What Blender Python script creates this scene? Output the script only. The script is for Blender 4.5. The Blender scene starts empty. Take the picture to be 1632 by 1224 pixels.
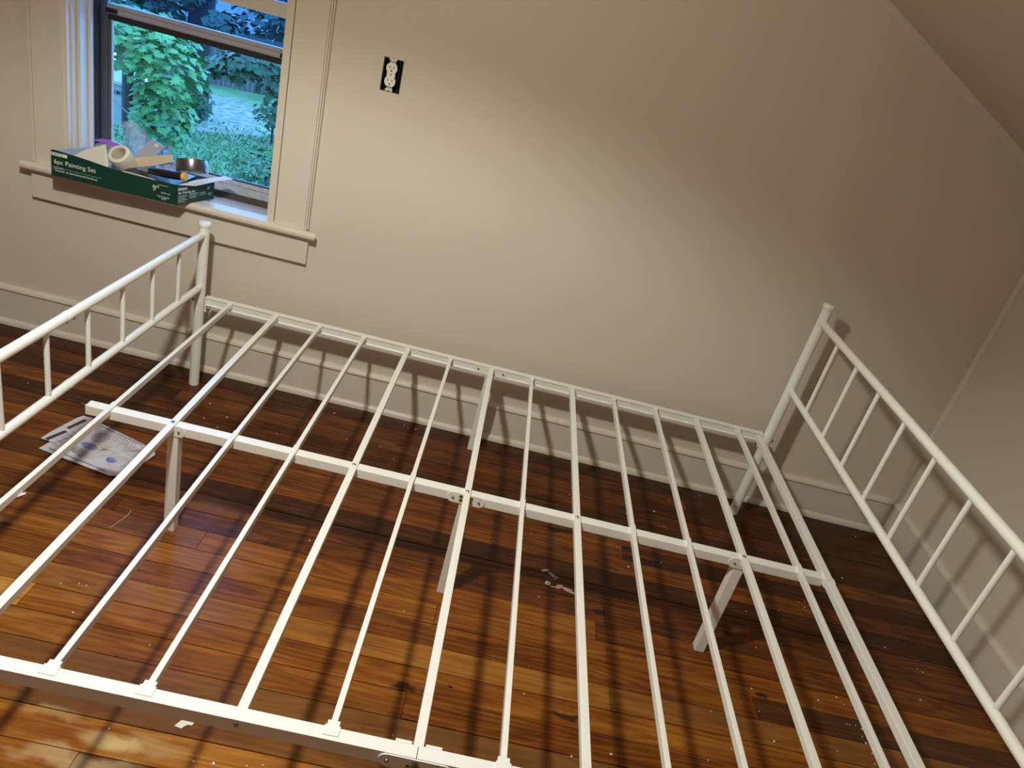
import bpy, bmesh, math, random
from mathutils import Vector, Matrix
random.seed(7)
sc = bpy.context.scene
COL = sc.collection
# ------------------------------------------------------------------ camera
F_PX = 1186.0
cam_d = bpy.data.cameras.new('camera')
cam_d.sensor_fit = 'HORIZONTAL'; cam_d.sensor_width = 36.0
cam_d.lens = F_PX / 1632.0 * 36.0
cam_d.clip_start = 0.02; cam_d.clip_end = 300
cam = bpy.data.objects.new('camera', cam_d); COL.objects.link(cam)
r = Vector((0.96986638, 0.05614907, 0.23707909)); u = Vector((-0.23738742, 0.43677621, 0.86768298)); f = Vector((0.05483091, 0.89781614, -0.43694365))
m = Matrix(((r.x, u.x, -f.x, 0.97229), (r.y, u.y, -f.y, -2.48380), (r.z, u.z, -f.z, 1.45495), (0, 0, 0, 1)))
cam.matrix_world = m
sc.camera = cam
# ------------------------------------------------------------------ sky, lamp, exposure
w = bpy.data.worlds.new('dusk_sky'); sc.world = w; w.use_nodes = True
bg = w.node_tree.nodes['Background']
bg.inputs[0].default_value = (0.13, 0.42, 1.0, 1); bg.inputs[1].default_value = 9.5
LAMP = Vector((0.40, -1.64, 1.95))
sp = bpy.data.lights.new('ceiling_lamp', 'SPOT'); sp.energy = 80; sp.color = (0.98, 1.0, 0.91)
sp.shadow_soft_size = 0.045; sp.spot_size = math.radians(140); sp.spot_blend = 0.34
so = bpy.data.objects.new('ceiling_lamp', sp); so.location = LAMP; COL.objects.link(so)
pl = bpy.data.lights.new('lamp_shade_glow', 'POINT'); pl.energy = 27; pl.color = (1.0, 0.95, 0.74); pl.shadow_soft_size = 0.06
po = bpy.data.objects.new('lamp_shade_glow', pl); po.location = LAMP; COL.objects.link(po)
vs = sc.view_settings
vs.view_transform = 'Standard'; vs.look = 'None'; vs.exposure = 0.0; vs.gamma = 1.0; vs.use_curve_mapping = False

# ------------------------------------------------------------------ materials
def s2l(c):
    return tuple((x / 255.0 / 12.92 if x / 255.0 <= 0.04045 else ((x / 255.0 + 0.055) / 1.055) ** 2.4) for x in c) + (1,)
def mat(name, col, rough=0.5, metal=0.0, noise=0.0, nscale=40, bump=0.0, bscale=200, spec=0.5, coat=0.0, trans=0.0):
    M = bpy.data.materials.new(name); M.use_nodes = True
    nt = M.node_tree; b = nt.nodes['Principled BSDF']
    b.inputs['Base Color'].default_value = col; b.inputs['Roughness'].default_value = rough; b.inputs['Metallic'].default_value = metal
    b.inputs['Specular IOR Level'].default_value = spec
    if coat: b.inputs['Coat Weight'].default_value = coat; b.inputs['Coat Roughness'].default_value = 0.15
    if trans: b.inputs['Transmission Weight'].default_value = trans
    g = nt.nodes.new('ShaderNodeNewGeometry')
    if noise:
        n = nt.nodes.new('ShaderNodeTexNoise'); n.inputs['Scale'].default_value = nscale; n.inputs['Detail'].default_value = 4
        nt.links.new(g.outputs['Position'], n.inputs['Vector'])
        mx = nt.nodes.new('ShaderNodeMix'); mx.data_type = 'RGBA'
        mx.inputs['A'].default_value = tuple(c * (1 - noise) for c in col[:3]) + (1,)
        mx.inputs['B'].default_value = tuple(min(1, c * (1 + noise)) for c in col[:3]) + (1,)
        nt.links.new(n.outputs['Fac'], mx.inputs['Factor']); nt.links.new(mx.outputs['Result'], b.inputs['Base Color'])
    if bump:
        n2 = nt.nodes.new('ShaderNodeTexNoise'); n2.inputs['Scale'].default_value = bscale; n2.inputs['Detail'].default_value = 3
        nt.links.new(g.outputs['Position'], n2.inputs['Vector'])
        bp = nt.nodes.new('ShaderNodeBump'); bp.inputs['Strength'].default_value = bump; bp.inputs['Distance'].default_value = 0.002
        nt.links.new(n2.outputs['Fac'], bp.inputs['Height']); nt.links.new(bp.outputs['Normal'], b.inputs['Normal'])
    return M
M = {}
M['wall'] = mat('greige_wall_paint', (0.66, 0.595, 0.505, 1), 0.55, noise=0.03, nscale=3, bump=0.25, bscale=120, spec=0.3)
M['trim'] = mat('cream_trim_paint', (0.68, 0.615, 0.53, 1), 0.38, noise=0.03, nscale=9, bump=0.12, bscale=60, spec=0.4)
M['ceil'] = mat('ceiling_paint', (0.66, 0.595, 0.505, 1), 0.6, noise=0.03, nscale=4, bump=0.2, bscale=90, spec=0.3)
M['metal'] = mat('white_powder_coat', (0.86, 0.85, 0.81, 1), 0.36, noise=0.015, nscale=20, bump=0.08, bscale=500)
M['bolt'] = mat('zinc_bolt', (0.30, 0.31, 0.33, 1), 0.3, 1.0, noise=0.1, nscale=300)
M['boltb'] = mat('blue_zinc_bolt', (0.05, 0.12, 0.36, 1), 0.3, 0.6, noise=0.1, nscale=300)
M['clip'] = mat('white_plastic_clip', (0.85, 0.85, 0.82, 1), 0.45, noise=0.01)
M['black'] = mat('black_plastic', (0.012, 0.012, 0.014, 1), 0.35, noise=0.1)
M['blackbox'] = mat('black_outlet_box', (0.006, 0.009, 0.010, 1), 0.35, noise=0.2, nscale=60)
M['device'] = mat('white_receptacle', (0.92, 0.87, 0.80, 1), 0.35, noise=0.01)
M['strap'] = mat('zinc_yoke_strap', (0.62, 0.60, 0.55, 1), 0.4, 0.7, noise=0.1, nscale=200)
M['dark'] = mat('dark_slot', (0.03, 0.018, 0.01, 1), 0.7, noise=0.1)
M['storm'] = mat('weathered_aluminium', (0.15, 0.16, 0.19, 1), 0.40, 0.4, noise=0.25, nscale=30)
M['stormrail'] = mat('tan_aluminium_rail', (0.46, 0.41, 0.36, 1), 0.45, 0.1, noise=0.1, nscale=30)
M['sill'] = mat('worn_sill_paint', (0.44, 0.44, 0.47, 1), 0.5, noise=0.35, nscale=45, bump=0.3, bscale=80)
M['seal'] = mat('black_weather_seal', (0.02, 0.02, 0.022, 1), 0.6, noise=0.3, nscale=50)
M['grime_gap'] = mat('brown_grime_and_gap_shade', (0.07, 0.05, 0.035, 1), 0.8, noise=0.4, nscale=70)
M['green'] = mat('green_cardboard', s2l((8, 60, 52)), 0.4, noise=0.06, nscale=30)
M['cardin'] = mat('grey_cardboard_inside', (0.42, 0.42, 0.46, 1), 0.8, noise=0.06, nscale=60)
M['cardraw'] = mat('torn_cardboard_edge', (0.62, 0.54, 0.42, 1), 0.9, noise=0.15, nscale=150)
M['ink'] = mat('white_ink', (0.78, 0.78, 0.72, 1), 0.5, noise=0.01)
M['inkdim'] = mat('pale_green_ink', (0.45, 0.55, 0.48, 1), 0.5, noise=0.01)
M['inkdark'] = mat('dark_ink', (0.05, 0.07, 0.06, 1), 0.5, noise=0.01)
M['flap'] = mat('white_card_flap', (0.62, 0.66, 0.72, 1), 0.6, noise=0.03)
M['roller'] = mat('cream_roller_nap', (0.80, 0.76, 0.58, 1), 0.9, noise=0.06, nscale=200, bump=0.8, bscale=500)
M['cream'] = mat('cream_plastic', (0.72, 0.66, 0.54, 1), 0.45, noise=0.04, nscale=30)
M['wood'] = mat('pale_wood', (0.66, 0.52, 0.34, 1), 0.6, noise=0.14, nscale=120)
M['purple'] = mat('purple_zip_strip', (0.42, 0.12, 0.62, 1), 0.35, noise=0.05)
M['lav'] = mat('grey_lavender_plastic', (0.40, 0.40, 0.52, 1), 0.4, noise=0.05)
M['tape'] = mat('dark_foil_tape', (0.20, 0.19, 0.20, 1), 0.28, 0.85, noise=0.08, nscale=30)
M['yellow'] = mat('yellow_wood_end', (0.72, 0.47, 0.10, 1), 0.5, noise=0.15, nscale=90)
M['silver'] = mat('silver_ferrule', (0.55, 0.56, 0.60, 1), 0.25, 0.9, noise=0.05)
M['cautiony'] = mat('caution_yellow', (0.62, 0.50, 0.04, 1), 0.5, noise=0.05)
M['cautionk'] = mat('caution_black', (0.015, 0.015, 0.015, 1), 0.5, noise=0.05)
M['paper'] = mat('blister_card_paper', (0.66, 0.66, 0.78, 1), 0.4, noise=0.10, nscale=40)
M['bluep'] = mat('blue_print', (0.07, 0.14, 0.55, 1), 0.4, noise=0.1)
M['greyp'] = mat('grey_print', (0.32, 0.31, 0.38, 1), 0.45, noise=0.2, nscale=80)
M['flake'] = mat('paint_flake_white', (0.80, 0.77, 0.70, 1), 0.6, noise=0.05)
M['glue'] = mat('dried_glue', (0.40, 0.30, 0.27, 1), 0.35, noise=0.35, nscale=60)
M['leaf'] = mat('maple_leaf_green', (0.085, 0.185, 0.045, 1), 0.5, spec=0.25, noise=0.5, nscale=3.5)
M['leafdark'] = mat('dark_leaf_green', (0.028, 0.062, 0.022, 1), 0.55, spec=0.25, noise=0.5, nscale=2.0)
M['leafblue'] = mat('far_tree_green', (0.030, 0.050, 0.025, 1), 0.6, spec=0.2, noise=0.5, nscale=0.8)
M['bark'] = mat('dark_bark', (0.018, 0.015, 0.013, 1), 0.9, noise=0.4, nscale=6)
M['twig'] = mat('pale_twig', (0.09, 0.085, 0.07, 1), 0.7, noise=0.2, nscale=20)
M['fence'] = mat('weathered_fence_wood', (0.065, 0.050, 0.045, 1), 0.8, noise=0.35, nscale=4)
M['siding'] = mat('white_siding', (0.34, 0.29, 0.23, 1), 0.6, noise=0.05)
M['roof'] = mat('dark_roof_shingle', (0.03, 0.026, 0.028, 1), 0.8, noise=0.3, nscale=5)
M['white'] = mat('white_house_paint', (0.30, 0.26, 0.21, 1), 0.6, noise=0.05)
M['winpane'] = mat('dark_window', (0.02, 0.02, 0.025, 1), 0.15, noise=0.1)

def glass(name, tint, gl=0.06):
    G = bpy.data.materials.new(name); G.use_nodes = True; nt = G.node_tree; nt.nodes.clear()
    o = nt.nodes.new('ShaderNodeOutputMaterial'); mx = nt.nodes.new('ShaderNodeMixShader')
    t = nt.nodes.new('ShaderNodeBsdfTransparent'); t.inputs[0].default_value = tint
    g = nt.nodes.new('ShaderNodeBsdfGlossy'); g.inputs['Roughness'].default_value = 0.03; g.inputs[0].default_value = (1, 1, 1, 1)
    fr = nt.nodes.new('ShaderNodeFresnel'); fr.inputs[0].default_value = 1.35
    nt.links.new(fr.outputs[0], mx.inputs[0]); nt.links.new(t.outputs[0], mx.inputs[1]); nt.links.new(g.outputs[0], mx.inputs[2])
    nt.links.new(mx.outputs[0], o.inputs[0]); return G
M['glass'] = glass('storm_glass', (0.93, 0.97, 0.97, 1))
M['glass2'] = glass('dusty_haze_tinted_glass', (0.66, 0.80, 1.0, 1))  # dusty double glass, bluish reflected haze put into the tint
def film(name, col, op):
    G = bpy.data.materials.new(name); G.use_nodes = True; nt = G.node_tree
    b = nt.nodes['Principled BSDF']; b.inputs['Base Color'].default_value = col; b.inputs['Roughness'].default_value = 0.12
    o = nt.nodes['Material Output']; mx = nt.nodes.new('ShaderNodeMixShader'); t = nt.nodes.new('ShaderNodeBsdfTransparent')
    n = nt.nodes.new('ShaderNodeTexNoise'); n.inputs['Scale'].default_value = 55; n.inputs['Detail'].default_value = 3
    g = nt.nodes.new('ShaderNodeNewGeometry'); nt.links.new(g.outputs['Position'], n.inputs['Vector'])
    mr = nt.nodes.new('ShaderNodeMapRange'); mr.inputs['From Min'].default_value = 0.35; mr.inputs['From Max'].default_value = 0.7
    mr.inputs['To Min'].default_value = op * 0.55; mr.inputs['To Max'].default_value = min(1, op * 1.5)
    nt.links.new(n.outputs['Fac'], mr.inputs['Value']); nt.links.new(mr.outputs['Result'], mx.inputs[0])
    nt.links.new(t.outputs[0], mx.inputs[1]); nt.links.new(b.outputs[0], mx.inputs[2]); nt.links.new(mx.outputs[0], o.inputs[0]); return G
M['film'] = film('clear_plastic_film', (0.50, 0.58, 0.74, 1), 0.45)
M['wrap'] = film('crinkled_wrapper_film', (0.36, 0.44, 0.70, 1), 0.85)
M['bubble'] = film('blister_plastic', (0.75, 0.75, 0.82, 1), 0.30)

def floor_mat():
    W = bpy.data.materials.new('old_pine_floorboard'); W.use_nodes = True; nt = W.node_tree; N = nt.nodes; Lk = nt.links
    b = N['Principled BSDF']
    g = N.new('ShaderNodeNewGeometry')
    at = N.new('ShaderNodeAttribute'); at.attribute_type = 'OBJECT'; at.attribute_name = 'tone'
    at2 = N.new('ShaderNodeAttribute'); at2.attribute_type = 'OBJECT'; at2.attribute_name = 'seed'
    off = N.new('ShaderNodeCombineXYZ'); Lk.new(at2.outputs['Fac'], off.inputs['Z']); 
    mul = N.new('ShaderNodeMath'); mul.operation = 'MULTIPLY'; mul.inputs[1].default_value = 13.7
    Lk.new(at2.outputs['Fac'], mul.inputs[0]); Lk.new(mul.outputs[0], off.inputs['X'])
    ad = N.new('ShaderNodeVectorMath'); ad.operation = 'ADD'; Lk.new(g.outputs['Position'], ad.inputs[0]); Lk.new(off.outputs[0], ad.inputs[1])
    # cathedral grain: distorted bands that run along the board
    mp = N.new('ShaderNodeMapping'); mp.inputs['Scale'].default_value = (1.3, 15.0, 15.0); Lk.new(ad.outputs[0], mp.inputs['Vector'])
    n1 = N.new('ShaderNodeTexNoise'); n1.inputs['Scale'].default_value = 1.15; n1.inputs['Detail'].default_value = 1.5; Lk.new(mp.outputs[0], n1.inputs['Vector'])
    mm = N.new('ShaderNodeMath'); mm.operation = 'MULTIPLY'; mm.inputs[1].default_value = 60.0; Lk.new(n1.outputs['Fac'], mm.inputs[0])
    sn = N.new('ShaderNodeMath'); sn.operation = 'SINE'; Lk.new(mm.outputs[0], sn.inputs[0])
    mp2 = N.new('ShaderNodeMapping'); mp2.inputs['Scale'].default_value = (4.0, 160.0, 40.0); Lk.new(ad.outputs[0], mp2.inputs['Vector'])
    n2 = N.new('ShaderNodeTexNoise'); n2.inputs['Scale'].default_value = 1.0; n2.inputs['Detail'].default_value = 5; Lk.new(mp2.outputs[0], n2.inputs['Vector'])
    n3 = N.new('ShaderNodeTexNoise'); n3.inputs['Scale'].default_value = 5.0; n3.inputs['Detail'].default_value = 4
    mp3 = N.new('ShaderNodeMapping'); mp3.inputs['Scale'].default_value = (1.0, 2.6, 1.0); Lk.new(ad.outputs[0], mp3.inputs['Vector']); Lk.new(mp3.outputs[0], n3.inputs['Vector'])
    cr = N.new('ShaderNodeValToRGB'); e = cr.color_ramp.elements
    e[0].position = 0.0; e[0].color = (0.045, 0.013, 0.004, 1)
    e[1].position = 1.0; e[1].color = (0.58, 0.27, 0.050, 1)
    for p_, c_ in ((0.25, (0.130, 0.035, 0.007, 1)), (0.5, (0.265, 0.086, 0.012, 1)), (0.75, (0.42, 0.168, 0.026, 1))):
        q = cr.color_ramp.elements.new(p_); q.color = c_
    # tone + grain
    def math2(op, a, bb):
        n = N.new('ShaderNodeMath'); n.operation = op
        for i, v in enumerate((a, bb)):
            if isinstance(v, (int, float)): n.inputs[i].default_value = v
            else: Lk.new(v, n.inputs[i])
        return n.outputs[0]
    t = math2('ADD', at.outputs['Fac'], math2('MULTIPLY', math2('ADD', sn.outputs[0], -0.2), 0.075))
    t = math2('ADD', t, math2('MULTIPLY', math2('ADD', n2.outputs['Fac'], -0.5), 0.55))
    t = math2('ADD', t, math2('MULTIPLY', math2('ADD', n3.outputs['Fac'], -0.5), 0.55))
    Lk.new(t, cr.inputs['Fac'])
    # grey worn finish on some boards
    at3 = N.new('ShaderNodeAttribute'); at3.attribute_type = 'OBJECT'; at3.attribute_name = 'worn'
    mx = N.new('ShaderNodeMix'); mx.data_type = 'RGBA'; Lk.new(cr.outputs['Color'], mx.inputs['A']); mx.inputs['B'].default_value = (0.20, 0.105, 0.036, 1)
    n4 = N.new('ShaderNodeTexNoise'); n4.inputs['Scale'].default_value = 9; n4.inputs['Detail'].default_value = 6; Lk.new(mp3.outputs[0], n4.inputs['Vector'])
    wf = math2('MULTIPLY', at3.outputs['Fac'], n4.outputs['Fac']); wm = N.new('ShaderNodeMath'); wm.operation = 'MULTIPLY'; wm.use_clamp = True; wm.inputs[1].default_value = 1.7
    Lk.new(wf, wm.inputs[0]); Lk.new(wm.outputs[0], mx.inputs['Factor'])
    # bare scuffed spots (own places on the boards)
    col = mx.outputs['Result']
    def spot(cx, cy, rx, ry, c, amt, soft=0.5):
        nonlocal col
        mpx = N.new('ShaderNodeMapping'); mpx.vector_type = 'TEXTURE'; mpx.inputs['Location'].default_value = (cx, cy, 0); mpx.inputs['Scale'].default_value = (rx, ry, 1)
        nd = N.new('ShaderNodeVectorMath'); nd.operation = 'ADD'
        sc_ = N.new('ShaderNodeVectorMath'); sc_.operation = 'SCALE'; sc_.inputs['Scale'].default_value = 1.1 * max(rx, ry)
        nz = N.new('ShaderNodeTexNoise'); nz.inputs['Scale'].default_value = 1.1 / max(rx, ry); nz.inputs['Detail'].default_value = 5; Lk.new(g.outputs['Position'], nz.inputs['Vector'])
        sb = N.new('ShaderNodeVectorMath'); sb.operation = 'SUBTRACT'; sb.inputs[1].default_value = (0.5, 0.5, 0.5); Lk.new(nz.outputs['Color'], sb.inputs[0])
        Lk.new(sb.outputs[0], sc_.inputs[0]); Lk.new(g.outputs['Position'], nd.inputs[0]); Lk.new(sc_.outputs[0], nd.inputs[1]); Lk.new(nd.outputs[0], mpx.inputs['Vector'])
        ln = N.new('ShaderNodeVectorMath'); ln.operation = 'LENGTH'; Lk.new(mpx.outputs[0], ln.inputs[0])
        mr = N.new('ShaderNodeMapRange'); mr.interpolation_type = 'SMOOTHSTEP'; mr.inputs['From Min'].default_value = 1.0 + soft; mr.inputs['From Max'].default_value = 1.0 - soft
        mr.inputs['To Min'].default_value = 0; mr.inputs['To Max'].default_value = amt; Lk.new(ln.outputs['Value'], mr.inputs['Value'])
        mz = N.new('ShaderNodeMix'); mz.data_type = 'RGBA'; Lk.new(col, mz.inputs['A']); mz.inputs['B'].default_value = c; Lk.new(mr.outputs['Result'], mz.inputs['Factor']); col = mz.outputs['Result']
    bare = (0.50, 0.33, 0.14, 1); knot = (0.02, 0.011, 0.007, 1)
    spot(0.435, -1.508, 0.05, 0.018, bare, 0.9); spot(0.475, -1.512, 0.035, 0.014, (0.62, 0.43, 0.2, 1), 0.9)
    spot(0.53, -1.50, 0.06, 0.022, bare, 0.45); spot(0.31, -1.47, 0.06, 0.012, bare, 0.5); spot(0.40, -1.56, 0.10, 0.02, (0.55, 0.40, 0.20, 1), 0.6)
    for kx, ky, ka, kb in ((1.4923, -0.8219, 0.022, 0.011), (1.375, -0.478, 0.07, 0.010), (1.394, -1.205, 0.05, 0.010), (0.164, -0.806, 0.016, 0.008), (0.541, -0.854, 0.02, 0.005), (1.10, -1.198, 0.006, 0.004), (0.99, -1.229, 0.03, 0.010), (1.89, -0.79, 0.016, 0.009), (1.94, -1.0, 0.018, 0.010), (1.55, -0.40, 0.02, 0.008), (0.78, -0.20, 0.02, 0.008), (1.63, -1.06, 0.006, 0.005), (-0.1, -1.0, 0.018, 0.008)):
        spot(kx, ky, ka, kb, knot, 0.85, 0.35)
    Lk.new(col, b.inputs['Base Color'])
    rr = math2('ADD', math2('MULTIPLY', n3.outputs['Fac'], 0.16), 0.20); Lk.new(rr, b.inputs['Roughness'])
    b.inputs['Specular IOR Level'].default_value = 0.23
    bp = N.new('ShaderNodeBump'); bp.inputs['Strength'].default_value = 0.18; bp.inputs['Distance'].default_value = 0.002
    Lk.new(math2('ADD', n2.outputs['Fac'], math2('MULTIPLY', n3.outputs['Fac'], 1.5)), bp.inputs['Height']); Lk.new(bp.outputs['Normal'], b.inputs['Normal'])
    return W
M['floor'] = floor_mat()
def lawn_mat():
    W = bpy.data.materials.new('lawn_and_leaf_litter'); W.use_nodes = True; nt = W.node_tree; N = nt.nodes; Lk = nt.links; b = N['Principled BSDF']
    g = N.new('ShaderNodeNewGeometry'); b.inputs['Roughness'].default_value = 0.8
    n1 = N.new('ShaderNodeTexNoise'); n1.inputs['Scale'].default_value = 1.6; n1.inputs['Detail'].default_value = 8; Lk.new(g.outputs['Position'], n1.inputs['Vector'])
    cr = N.new('ShaderNodeValToRGB'); cr.color_ramp.elements[0].position = 0.3; cr.color_ramp.elements[0].color = (0.05, 0.10, 0.03, 1)
    cr.color_ramp.elements[1].position = 0.7; cr.color_ramp.elements[1].color = (0.10, 0.18, 0.055, 1); Lk.new(n1.outputs['Fac'], cr.inputs[0])
    mp = N.new('ShaderNodeMapping'); mp.vector_type = 'TEXTURE'; mp.inputs['Location'].default_value = (-7.9, 18.6, 0); mp.inputs['Scale'].default_value = (2.6, 2.9, 50); Lk.new(g.outputs['Position'], mp.inputs['Vector'])
    ln = N.new('ShaderNodeVectorMath'); ln.operation = 'LENGTH'; Lk.new(mp.outputs[0], ln.inputs[0])
    n2 = N.new('ShaderNodeTexNoise'); n2.inputs['Scale'].default_value = 3.5; n2.inputs['Detail'].default_value = 6; Lk.new(g.outputs['Position'], n2.inputs['Vector'])
    ad = N.new('ShaderNodeMath'); ad.operation = 'MULTIPLY_ADD'; ad.inputs[1].default_value = 1.6; Lk.new(n2.outputs['Fac'], ad.inputs[0]); Lk.new(ln.outputs['Value'], ad.inputs[2])
    mr = N.new('ShaderNodeMapRange'); mr.inputs['From Min'].default_value = 1.95; mr.inputs['From Max'].default_value = 1.5; Lk.new(ad.outputs[0], mr.inputs['Value'])
    mx = N.new('ShaderNodeMix'); mx.data_type = 'RGBA'; Lk.new(cr.outputs[0], mx.inputs['A'])
    cr2 = N.new('ShaderNodeValToRGB'); cr2.color_ramp.elements[0].position = 0.35; cr2.color_ramp.elements[0].color = (0.05, 0.065, 0.04, 1); cr2.color_ramp.elements[1].position = 0.62; cr2.color_ramp.elements[1].color = (0.26, 0.22, 0.15, 1)
    n3 = N.new('ShaderNodeTexNoise'); n3.inputs['Scale'].default_value = 5; n3.inputs['Detail'].default_value = 5; Lk.new(g.outputs['Position'], n3.inputs['Vector']); Lk.new(n3.outputs['Fac'], cr2.inputs[0])
    Lk.new(cr2.outputs[0], mx.inputs['B']); Lk.new(mr.outputs['Result'], mx.inputs['Factor']); Lk.new(mx.outputs['Result'], b.inputs['Base Color']); return W
M['lawn'] = lawn_mat()

# ------------------------------------------------------------------ helpers
def empty(name, loc, label=None, cat=None, group=None, kind=None):
    o = bpy.data.objects.new(name, None); o.empty_display_size = 0.05; o.location = loc; COL.objects.link(o)
    tag(o, label, cat, group, kind); return o
def tag(o, label=None, cat=None, group=None, kind=None):
    if label: o['label'] = label
    if cat: o['category'] = cat
    if group: o['group'] = group
    if kind: o['kind'] = kind
    return o
def wloc(o):
    v = Vector((0, 0, 0))
    while o is not None: v += o.location; o = o.parent
    return v
def link(name, me, parent=None, loc=(0, 0, 0)):
    o = bpy.data.objects.new(name, me); COL.objects.link(o)
    loc = Vector(loc)
    if parent is not None: o.parent = parent; o.location = loc - wloc(parent)
    else: o.location = loc
    return o
def fin(name, bm, material, parent=None, loc=None, smooth=False, bevel=0):
    """bm in world coordinates; loc = origin (defaults to bbox centre bottom)"""
    if bevel:
        bmesh.ops.bevel(bm, geom=list(bm.edges), offset=bevel, segments=2, profile=0.6, affect='EDGES')
    if loc is None:
        xs = [v.co for v in bm.verts]
        loc = Vector([(min(c[i] for c in xs) + max(c[i] for c in xs)) / 2 for i in range(3)])
        if parent is None: loc.z = min(c.z for c in xs)
    loc = Vector(loc)
    bmesh.ops.translate(bm, verts=bm.verts, vec=-loc)
    bmesh.ops.recalc_face_normals(bm, faces=bm.faces)
    me = bpy.data.meshes.new(name); bm.to_mesh(me); bm.free()
    if smooth:
        me.polygons.foreach_set('use_smooth', [True] * len(me.polygons))
        try: me.set_sharp_from_angle(angle=math.radians(40))
        except Exception: pass
    for mm in (material if isinstance(material, (list, tuple)) else [material]): me.materials.append(mm)
    return link(name, me, parent, loc)
def box(bm, x0, x1, y0, y1, z0, z1):
    vs_ = [bm.verts.new((x, y, z)) for x in (x0, x1) for y in (y0, y1) for z in (z0, z1)]
    for q in ((0, 1, 3, 2), (4, 6, 7, 5), (0, 4, 5, 1), (2, 3, 7, 6), (0, 2, 6, 4), (1, 5, 7, 3)): bm.faces.new([vs_[i] for i in q])
    return bm
def B(x0, x1, y0, y1, z0, z1): return box(bmesh.new(), x0, x1, y0, y1, z0, z1)
def tube(bm, pts, r, seg=14, cap=True, r2=None):
    pts = [Vector(p) for p in pts]; rings = []
    for i, p in enumerate(pts):
        d = (pts[min(i + 1, len(pts) - 1)] - pts[max(i - 1, 0)]).normalized()
        a = d.orthogonal().normalized() if abs(d.z) < 0.95 else Vector((1, 0, 0)); a = (a - d * a.dot(d)).normalized()
        c = d.cross(a); rr = r if r2 is None else r + (r2 - r) * i / (len(pts) - 1)
        if isinstance(r, (list, tuple)): rr = r[i]
        rings.append([bm.verts.new(p + rr * (math.cos(t) * a + math.sin(t) * c)) for t in [2 * math.pi * k / seg for k in range(seg)]])
    for A, C in zip(rings, rings[1:]):
        for k in range(seg): bm.faces.new((A[k], A[(k + 1) % seg], C[(k + 1) % seg], C[k]))
    if cap: bm.faces.new(rings[0][::-1]); bm.faces.new(rings[-1])
    return bm
def T(pts, r, seg=14, **k): return tube(bmesh.new(), pts, r, seg, **k)
def lathe(bm, c, prof, seg=20, axis=Vector((0, 0, 1))):
    axis = Vector(axis).normalized(); a = axis.orthogonal().normalized(); b2 = axis.cross(a); c = Vector(c); rings = []
    for (r_, h) in prof: rings.append([bm.verts.new(c + axis * h + r_ * (math.cos(t) * a + math.sin(t) * b2)) for t in [2 * math.pi * k / seg for k in range(seg)]])
    for A, C in zip(rings, rings[1:]):
        for k in range(seg): bm.faces.new((A[k], A[(k + 1) % seg], C[(k + 1) % seg], C[k]))
    bm.faces.new(rings[0][::-1]); bm.faces.new(rings[-1]); return bm
def prism(poly, t, n=Vector((0, 0, 1))):
    """polygon (3d points) extruded by t along n"""
    bm = bmesh.new(); n = Vector(n); a = [bm.verts.new(p) for p in poly]; b2 = [bm.verts.new(Vector(p) + n * t) for p in poly]
    bm.faces.new(a[::-1]); bm.faces.new(b2); k = len(poly)
    for i in range(k): bm.faces.new((a[i], a[(i + 1) % k], b2[(i + 1) % k], b2[i]))
    return bm
def text(name, s, size, origin, xd, zd, material, parent, depth=0.0004):
    cu = bpy.data.curves.new(name, 'FONT'); cu.body = s; cu.size = size; cu.extrude = depth; cu.resolution_u = 3
    tmp = bpy.data.objects.new(name, cu); COL.objects.link(tmp)
    dg = bpy.context.evaluated_depsgraph_get(); me = bpy.data.meshes.new_from_object(tmp.evaluated_get(dg))
    bpy.data.objects.remove(tmp)
    xd = Vector(xd).normalized(); zd = Vector(zd); zd = (zd - xd * zd.dot(xd)).normalized(); nn = xd.cross(zd)
    me.transform(Matrix(((xd.x, zd.x, nn.x, 0), (xd.y, zd.y, nn.y, 0), (xd.z, zd.z, nn.z, 0), (0, 0, 0, 1))))
    me.materials.clear(); me.materials.append(material)
    return link(name, me, parent, origin)
def cp(o, parent, loc):
    c = o.copy(); COL.objects.link(c); c.parent = parent; c.location = Vector(loc) - (wloc(parent) if parent else Vector((0, 0, 0))); return c

# ================================================================== SETTING
YB = 0.0
WX0, WX1, WZ0, WZ1 = -0.495, 0.172, 0.60, 1.85           # window opening
OX0, OX1, OZ0, OZ1 = 0.4765, 0.5385, 1.137, 1.236         # hole for the outlet box
XR = 2.690; XL = -3.0; YN = -4.4
def kneez(x): return 1.337 + 0.4957 * (XR - x)
def wallgrid(xs, zs, holes, y0, y1):
    bm = bmesh.new()
    for i in range(len(xs) - 1):
        for j in range(len(zs) - 1):
            cx = (xs[i] + xs[i + 1]) / 2; cz = (zs[j] + zs[j + 1]) / 2
            if any(h[0] < cx < h[1] and h[2] < cz < h[3] for h in holes): continue
            box(bm, xs[i], xs[i + 1], y0, y1, zs[j], zs[j + 1])
    bmesh.ops.remove_doubles(bm, verts=bm.verts, dist=1e-5)
    seen = {}
    for fc in list(bm.faces):
        k = tuple(sorted(v.index for v in fc.verts))
    bm.verts.index_update()
    d = {}
    for fc in bm.faces: d.setdefault(tuple(sorted(v.index for v in fc.verts)), []).append(fc)
    bmesh.ops.delete(bm, geom=[x for v in d.values() if len(v) > 1 for x in v], context='FACES')
    return bm
tag(fin('wall_back', wallgrid([XL - 0.1, WX0, WX1, OX0, OX1, XR + 0.1], [-0.06, WZ0, OZ0, OZ1, WZ1, 2.9], [(WX0, WX1, WZ0, WZ1), (OX0, OX1, OZ0, OZ1)], 0.0, 0.16), M['wall']), kind='structure')
tag(fin('wall_right', B(XR, XR + 0.1, YN, 0, -0.06, 1.45), M['wall']), kind='structure')
tag(fin('wall_left', B(XL - 0.1, XL, YN, 0, -0.06, 1.45), M['wall']), kind='structure')
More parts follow.
